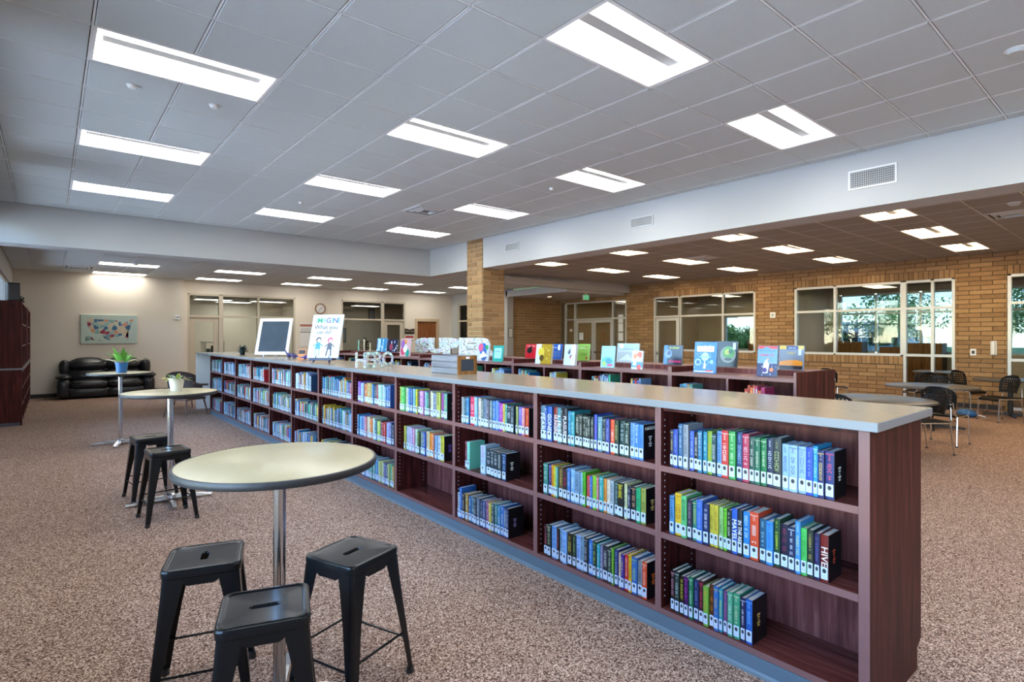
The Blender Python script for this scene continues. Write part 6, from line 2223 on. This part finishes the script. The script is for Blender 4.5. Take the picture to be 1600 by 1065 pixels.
# ------------------------------------------------------------------ fittings on the brick wall and at the entrance
def wall_plate(name, y, z, w, h, label, cat):
    t = thing(name, label, cat, (XB - 0.011, y, z))
    MB().rbox(-0.02, 0, -w / 2, w / 2, -h / 2, h / 2, 0.004, 1).build('case', 'white', t)
    return t


t = wall_plate('thermostat', 7.445, 2.22, 0.16, 0.17, 'square cream sensor box on the brick between the windows', 'sensor')
MB().lathe([(0.03, 0.0), (0.03, 0.01)], 16).build('lens', 'sticker_grey', t).rotation_euler = (0, -PI / 2, 0)
t.children[-1].location = (-0.02, 0, 0)
t = wall_plate('wall_outlet', 2.963, 1.256, 0.11, 0.15, 'white square data outlet on the brick pier', 'outlet')
MB().box(-0.022, -0.019, -0.025, 0.025, -0.035, 0.035).build('socket', 'ink', t)
t = thing('wall_phone', 'white wall phone on the brick pier beside the window', 'phone', (XB - 0.011, 2.61, 1.36))
MB().rbox(-0.04, 0, -0.055, 0.055, -0.16, 0.15, 0.012, 2).build('base', 'white', t)
MB().rbox(-0.085, -0.042, -0.032, 0.032, -0.15, 0.15, 0.016, 2).build('handset', 'white', t)

ex = thing('exit_sign', 'green lit EXIT sign hanging over the entrance recess', 'sign', (14.1, 13.0, 2.86))
MB().rbox(-0.14, 0.14, -0.02, 0.02, 0, 0.17, 0.004, 1).build('case', 'white', ex)
glow('exit_green', (0.08, 0.55, 0.25), 0.6)
MB().box(-0.13, 0.13, -0.0225, -0.0205, 0.012, 0.158).build('panel', 'exit_green', ex)
put_text('lettering', 'EXIT', 0.115, 'white', ex, frame((0, -0.024, 0.085), (1, 0, 0), (0, 0, 1)), 0.0005, 0.002)
MB().box(-0.03, 0.03, -0.015, 0.015, 0.168, 0.222).build('stem', 'white', ex)

for (y, z, w, h, lab) in ((14.95, 1.62, 0.22, 0.28, 'white notice taped to the entrance door glass'), (15.5, 1.86, 0.14, 0.1, 'small white label on the entrance side light'),):
    o = thing('notice_sheet', lab, 'notice', (XB + 0.02, y, z), 0, 'notices on the entrance')
    MB().box(0.03, 0.032, -w / 2, w / 2, -h / 2, h / 2).build('sheet', 'white', o)
    MB().box(0.0285, 0.03, -w * 0.3, w * 0.3, h * 0.2, h * 0.26).build('text_line', 'sticker_grey', o)
o = thing('notice_strip', 'tall white notice strip on the entrance side light', 'notice', (XB + 0.02, 13.0, 1.95))
for i, z in enumerate((-0.5, -0.16, 0.16)):
    MB().box(0.03, 0.032, -0.11, 0.11, z, z + 0.3).build('sheet', 'white', o)
o = thing('door_sticker', 'round dark ring sticker on the entrance door glass', 'sticker', (XB + 0.055, 13.82, 1.58))
mring = MB().lathe([(0.13, 0), (0.17, 0), (0.17, 0.002), (0.13, 0.002), (0.13, 0)], 24, cap0=False, cap1=False)
mring.build('ring', 'crate_brown', o).rotation_euler = (0, -PI / 2, 0)
m = MB().box(-0.002, 0, -0.02, 0.02, -0.13, 0.13)
m.build('stroke', 'crate_brown', o)
# framed notice on the white wall end
o = thing('framed_notice', 'small grey framed notice on the white wall end', 'picture frame', (13.15, 15.899, 1.75), 0)
MB().box(-0.1, 0.1, -0.014, 0, -0.18, 0.18).build('frame', 'ink', o)
MB().box(-0.082, 0.082, -0.016, -0.014, -0.16, 0.16).build('sheet', 'white', o)

# vestibule downlights
for i, (x, y) in enumerate(((14.2, 14.9), (15.1, 13.9))):
    t = thing('downlight', 'small round downlight in the entrance recess, %s' % ('by the brick side wall' if i == 0 else 'by the doors'), 'downlight', (x, y, 3.079), 0, 'entrance downlights')
    MB().lathe([(0.07, 0.0), (0.1, -0.006), (0.1, 0.0)], 24, cap0=False, cap1=False).build('trim_ring', 'white', t)
    MB().lathe([(0.001, -0.001), (0.07, -0.001)], 24, cap0=False, cap1=False).build('lamp', 'lamp_side', t)

# ------------------------------------------------------------------ air grilles, sprinklers, detectors
plain('grille_dark', (0.05, 0.05, 0.05), 0.8)
plain('grille_bar', (0.60, 0.62, 0.62), 0.5)
for i, (ya, yb, nv) in enumerate(((2.02, 2.511, 24), (5.276, 5.725, 22), (8.516, 8.945, 20))):
    lab = ('white soffit air grille farthest from the brick column', 'grey soffit air grille between the two others', 'grey soffit air grille nearest the brick column')[i]
    t = thing('air_grille', lab, 'vent', (XS - 0.001, (ya + yb) / 2, 3.435), 0, 'air grilles on the soffit')
    w, h = (yb - ya) / 2, 0.112 if i == 0 else 0.085
    for a, b_, c, d in ((-w, w, h - 0.02, h), (-w, w, -h, -h + 0.02), (-w, -w + 0.02, -h + 0.02, h - 0.02), (w - 0.02, w, -h + 0.02, h - 0.02)):
        MB().box(-0.014, 0, a, b_, c, d).build('frame_side', 'troffer_white' if i == 0 else 'grille_bar', t)
    MB().box(-0.002, 0, -w + 0.02, w - 0.02, -h + 0.02, h - 0.02).build('backing', 'grille_dark', t)
    vb = MB().box(-0.012, -0.003, -0.0032, 0.0032, -h + 0.02, h - 0.02).mesh('vane')
    vb.materials.append(MAT['grille_bar'])
    for k in range(nv):
        inst('vane', vb, t, (0, -w + 0.03 + (2 * w - 0.06) * k / (nv - 1), 0))
    hb = MB().box(-0.008, -0.003, -w + 0.02, w - 0.02, -0.002, 0.002).mesh('cross_vane')
    hb.materials.append(MAT['grille_bar'])
    for k in range(7):
        inst('cross_vane', hb, t, (0, 0, -h + 0.035 + (2 * h - 0.07) * k / 6))


def ceiling_disc(name, x, y, z, r, lab, cat, mat, depth, group):
    t = thing(name, lab, cat, (x, y, z - 0.0065), 0, group)
    MB().lathe([(r, 0.0), (r, -depth * 0.4), (r * 0.75, -depth), (0.001, -depth)], 20, cap1=False).build('body', mat, t, 40)
    MB().lathe([(r * 1.18, 0.0), (r * 1.18, -0.004), (r * 0.9, -0.005)], 20, cap1=False).build('base_ring', 'troffer_white', t)
    return t


for (x, y, lab) in ((0.54, 5.71, 'white sprinkler head in the tile nearer the window wall'), (1.17, 5.72, 'white flush sprinkler cover in the tile beside the window-side lights'), (3.08, 8.96, 'white sprinkler head between the second and nearest middle lights'), (5.57, 5.80, 'white sprinkler head behind the soffit-side lights')):
    ceiling_disc('sprinkler', x, y, ZH, 0.035, lab, 'sprinkler', 'white', 0.03, 'ceiling sprinklers')
ceiling_disc('smoke_detector', 5.55, 0.784, ZH, 0.06, 'round grey smoke detector on the hall ceiling', 'detector', 'grille_bar', 0.03, 'smoke detectors')
ceiling_disc('smoke_detector', 1.57, 15.8, ZB, 0.06, 'round white smoke detector above the sofa corner', 'detector', 'white', 0.04, 'smoke detectors')
ceiling_disc('smoke_detector', 10.2, 1.46, ZR, 0.07, 'round smoke detector on the low side ceiling', 'detector', 'grille_bar', 0.04, 'smoke detectors')


def diffuser(x, y, z, lab, s=0.29):
    t = thing('ceiling_diffuser', lab, 'vent', (x, y, z - 0.0062), 0, 'square ceiling diffusers')
    for k, (a, b, d) in enumerate(((s, s - 0.03, 0.0), (s * 0.78, s * 0.6, 0.012), (s * 0.5, s * 0.34, 0.018))):
        r0 = [(a, a, 0.0), (-a, a, 0.0), (-a, -a, 0.0), (a, -a, 0.0)]
        r1 = [(a, a, -0.006), (-a, a, -0.006), (-a, -a, -0.006), (a, -a, -0.006)]
        r2 = [(b, b, -d - 0.012), (-b, b, -d - 0.012), (-b, -b, -d - 0.012), (b, -b, -d - 0.012)]
        r3 = [(b, b, 0.0), (-b, b, 0.0), (-b, -b, 0.0), (b, -b, 0.0)]
        MB().rings([r0, r1, r2, r3], cap0=False, cap1=False).build('cone', 'grille_bar', t)
    MB().box(-s * 0.98, s * 0.98, -s * 0.98, s * 0.98, -0.002, 0.0).build('backing', 'grille_dark', t)
    return t


diffuser(GX + 7.5 * SX, GY + 9.5 * SY, ZH, 'square grey air diffuser in the hall ceiling')
diffuser(GXb - 0.5 * SXb, GYb + 2.5 * SYb, ZB, 'square air diffuser over the sofa arm')
diffuser(GXb + 4.5 * SXb, GYb + 2.5 * SYb, ZB, 'square air diffuser by the office glazing')
diffuser(GXr + 3.5 * SXr, GYr - 1.5 * SYr, ZR, 'square dark air diffuser in the side ceiling nearest the pier')
diffuser(GXr + 4.5 * SXr, GYr + 7.5 * SYr, ZR, 'square air diffuser between the side lights')
# linear slot vent at the window wall
t = thing('slot_vent', 'black slotted air vent in the hall ceiling at window wall', 'vent', (-0.55, 7.6, ZH - 0.0065))
MB().box(-0.1, 0.1, -0.6, 0.6, -0.008, 0.0).build('frame', 'grille_bar', t)
for k in range(3):
    MB().box(-0.075 + k * 0.055, -0.05 + k * 0.055, -0.57, 0.57, -0.0095, -0.008).build('slot', 'grille_dark', t)

# ================================================================== beyond the glass
# class room furniture
def desk(x, y, w, d, lab, mat='table_top'):
    t = thing('class_table', lab, 'table', (x, y, 0), 0, 'class room tables')
    MB().rbox(-d / 2, d / 2, -w / 2, w / 2, 0.71, 0.74, 0.005, 1).build('table_top', mat, t)
    for sx in (-1, 1):
        for sy in (-1, 1):
            MB().tube([(sx * (d / 2 - 0.05), sy * (w / 2 - 0.05), 0), (sx * (d / 2 - 0.05), sy * (w / 2 - 0.05), 0.71)], 0.015, 8).build('leg', 'chrome', t)
    return t


desk(17.2, 3.6, 1.5, 0.7, 'pale table behind the full height window light', 'white_gloss')
desk(18.3, 5.9, 1.6, 0.7, 'pale table at the far side of the class room')
desk(17.4, 1.4, 1.4, 0.7, 'pale table behind the edge window', 'white_gloss')
for (y, h, w, c, lab) in ((6.6, 1.45, 0.7, 'dark_base', 'dark cabinet in the class room beside the partition'), (4.7, 1.42, 0.9, 'dark_base', 'dark cabinet under the class room outer window'), (9.4, 1.5, 0.9, 'dark_base', 'dark cabinet in the work room'), (5.5, 1.3, 0.55, 'dark_base', 'short dark cabinet under the class room outer window')):
    t = thing('storage_cabinet', lab, 'cabinet', (XO - 0.3, y, 0), 0, 'cabinets in the side rooms')
    MB().box(-0.25, 0.25, -w / 2, w / 2, 0.06, h).build('body', c, t)
    for s in (-1, 1):
        MB().box(-0.268, -0.251, s * 0.004, s * (w / 2 - 0.004), 0.07, h - 0.01).build('door', 'crate_brown', t)
    MB().box(-0.22, 0.24, -w / 2 + 0.02, w / 2 - 0.02, 0, 0.06).build('plinth', 'rubber_black', t)
# office furniture
t = thing('office_table', 'tall white stand table behind the glazed office door', 'table', (4.3, 21.2, 0))
MB().box(-0.32, 0.32, -0.3, 0.3, 1.40, 1.44).build('table_top', 'white', t)
for x in (-0.28, 0.28):
    MB().box(x - 0.03, x + 0.03, -0.28, 0.28, 0, 1.40).build('leg_panel', 'white', t)
for i, (x, h) in enumerate(((-0.15, 0.95), (0.0, 1.05), (0.15, 0.9))):
    t = thing('metal_stand', 'dark stand under the white office table, %s' % ORD[i], 'stand', (4.3 + x, 21.1 + 0.05 * i, 0), 0, 'stands under the office table')
    MB().lathe([(0.055, 0), (0.055, 0.02), (0.02, 0.04), (0.02, h)], 12).build('stem', 'rubber_black', t)
    MB().rbox(-0.06, 0.06, -0.05, 0.05, h, h + 0.25, 0.02, 1).build('head', 'rubber_black', t)
for i, (x, z, w, h) in enumerate(((8.95, 1.35, 0.28, 0.62), (10.3, 2.35, 0.3, 0.5))):
    t = thing('picture', 'dark framed picture on the far wall of the dim office, %s' % ('low one' if i == 0 else 'high one'), 'picture', (x + 0.9, 23.399, z), 0, 'pictures in the dim office')
    MB().box(-w / 2, w / 2, -0.02, 0, 0, h).build('frame', 'ink', t)
    MB().box(-w / 2 + 0.03, w / 2 - 0.03, -0.023, -0.02, 0.03, h - 0.03).build('print', 'sticker_grey', t)
pf = thing('potted_plant', 'tall dark house plant in the dim office', 'plant', (9.55, 20.4, 0), 0, 'office plants')
MB().lathe([(0.12, 0), (0.16, 0.32), (0.15, 0.32), (0.14, 0.28)], 20).build('pot', 'rubber_black', pf, 40)
MB().tube([(0, 0, 0.28), (0.02, 0.01, 0.8), (0, 0, 1.2)], [0.02, 0.015, 0.008], 8).build('stem', 'dark_base', pf)
for i in range(26):
    m = MB()
    az = i * 2.399
    leaf(m, (0, 0, 0.7 + i * 0.03), az, rp.uniform(0.0, 1.0), rp.uniform(0.25, 0.4), 0.12, 0.9)
    m.build('leaf', 'tint', pf, 60, color=(0.03, 0.07, 0.03))

# lawn, hedge and trees
plain('lawn', (0.10, 0.18, 0.05), 0.95, var=0.3, vscale=0.6)
plain('paving', (0.48, 0.48, 0.48), 0.9)
slab('ground', XO + 0.2, 120, -60, 90, -0.3, -0.15, 'lawn', 'lawn outside the class rooms')
slab('ground_west', -90, XL - 0.25, -60, 90, -0.3, -0.15, 'paving', 'pale paving outside the window wall')
slab('roof', XL - 0.6, XO + 0.6, YF - 0.6, 24.6, 4.25, 4.45, 'blackout_deck', 'flat unseen roof over the library, added to block sky light')  # slab out of view, added to keep sky light off the interior


def foliage_mat():
    m, nt, b = new_mat('foliage')
    oi = nt.nodes.new('ShaderNodeObjectInfo')
    geo = nt.nodes.new('ShaderNodeNewGeometry')
    n = nt.nodes.new('ShaderNodeTexNoise')
    n.inputs['Scale'].default_value = 2.5
    L(nt, geo.outputs['Position'], n.inputs['Vector'])
    r = ramp(nt, [(0.3, (0.07, 0.16, 0.03)), (0.55, (0.17, 0.30, 0.07)), (0.75, (0.32, 0.44, 0.14))])
    L(nt, n.outputs['Fac'], r.inputs[0])
    L(nt, r.outputs[0], b.inputs['Base Color'])
    b.inputs['Roughness'].default_value = 0.7


foliage_mat()
wood_mat('bark', (0.08, 0.06, 0.045), (0.16, 0.12, 0.09), (0.28, 0.22, 0.17), 0.9)


def tree(x, y, h, cr, seed, label):
    r = random.Random(seed)
    t = thing('tree', label, 'tree', (x, y, -0.16), 0, 'trees outside the class rooms')
    MB().tube([(0, 0, 0), (0.08, 0.03, h * 0.3), (-0.04, 0.1, h * 0.62), (0, 0, h * 0.85)], [0.17, 0.13, 0.08, 0.03], 8).build('trunk', 'bark', t, 60)
    for k in range(5):
        a = k * 1.26 + r.random()
        MB().tube([(0, 0, h * (0.32 + 0.07 * k)), (cr * 0.4 * math.cos(a), cr * 0.4 * math.sin(a), h * (0.45 + 0.07 * k)), (cr * 0.75 * math.cos(a), cr * 0.75 * math.sin(a), h * (0.55 + 0.07 * k))], [0.06, 0.04, 0.015], 6).build('branch', 'bark', t, 60)
    m = MB()
    blobs = [(r.gauss(0, cr * 0.45), r.gauss(0, cr * 0.45), h * r.uniform(0.42, 0.95), cr * r.uniform(0.28, 0.5)) for _ in range(16)]
    for bx, by, bz, br in blobs:
        for _ in range(230):
            d = Vector((r.gauss(0, 1), r.gauss(0, 1), r.gauss(0, 1))).normalized() * br * (r.random() ** 0.4)
            c = Vector((bx, by, bz)) + d
            s = r.uniform(0.07, 0.13)
            e1 = Vector((r.gauss(0, 1), r.gauss(0, 1), r.gauss(0, 1))).normalized()
            e2 = e1.cross(Vector((r.gauss(0, 1), r.gauss(0, 1), r.gauss(0, 1)))).normalized()
            m.add([c - e1 * s, c + e2 * s * 0.5, c + e1 * s, c - e2 * s * 0.5], [(0, 1, 2, 3)])
    tag(m.build('leaves', 'foliage', t), kind='stuff')
    return t


tree(40.0, 11.2, 4.9, 2.7, 1, 'broad green tree outside the wide class room window')
tree(45.0, 7.0, 5.0, 2.0, 2, 'green tree outside the full height window light')
tree(39.0, 3.6, 4.3, 1.5, 3, 'young tree outside the edge window')
tree(52.0, 21.0, 3.2, 2.6, 4, 'low distant tree beside the pale store building')
tree(42.0, 21.4, 2.3, 1.5, 5, 'low bushy tree outside the work room window')
tree(47.0, 27.0, 2.6, 1.8, 6, 'far bushy tree outside the work room window')
t = thing('store_building', 'pale low store building beyond the lawn', 'building', (62, 22.0, -0.15))
MB().box(0, 6, -5, 4, 0, 3.0).build('wall', 'paving', t)
MB().box(-0.3, 6.3, -5.3, 4.3, 3.0, 3.25).build('roof', 'grille_bar', t)
for k in range(3):
    MB().box(-0.03, 0.02, -4.2 + k * 2.8, -2.4 + k * 2.8, 0.9, 2.2).build('window', 'glass_dim', t)
for i, (x, y, h, c, lab) in enumerate(((-14.0, 2.0, 4.6, 2.2, 'added tree outside the window wall, the one farthest from the sofa end'), (-13.0, 8.6, 5.0, 2.4, 'added tree outside the window wall, between its two neighbours'), (-15.0, 15.6, 4.4, 2.2, 'added tree outside the window wall, the one nearest the sofa end'))):  # trees added to put green into the reflections in the brick-wall glass
    tree(x, y, h, c, 20 + i, lab)['group'] = 'added trees outside the window wall'

# ------------------------------------------------------------------ the remaining distant books as one body of stuff
fo = far.build('books', 'attr_book')
ca = fo.data.color_attributes.new('Col', 'FLOAT_COLOR', 'CORNER')
buf = []
for p, c in zip(fo.data.polygons, fcol):
    buf += [c[0], c[1], c[2], 1.0] * p.loop_total
ca.data.foreach_set('color', buf)
tag(fo, 'many small library books filling the distant shelves', 'books', None, 'stuff')
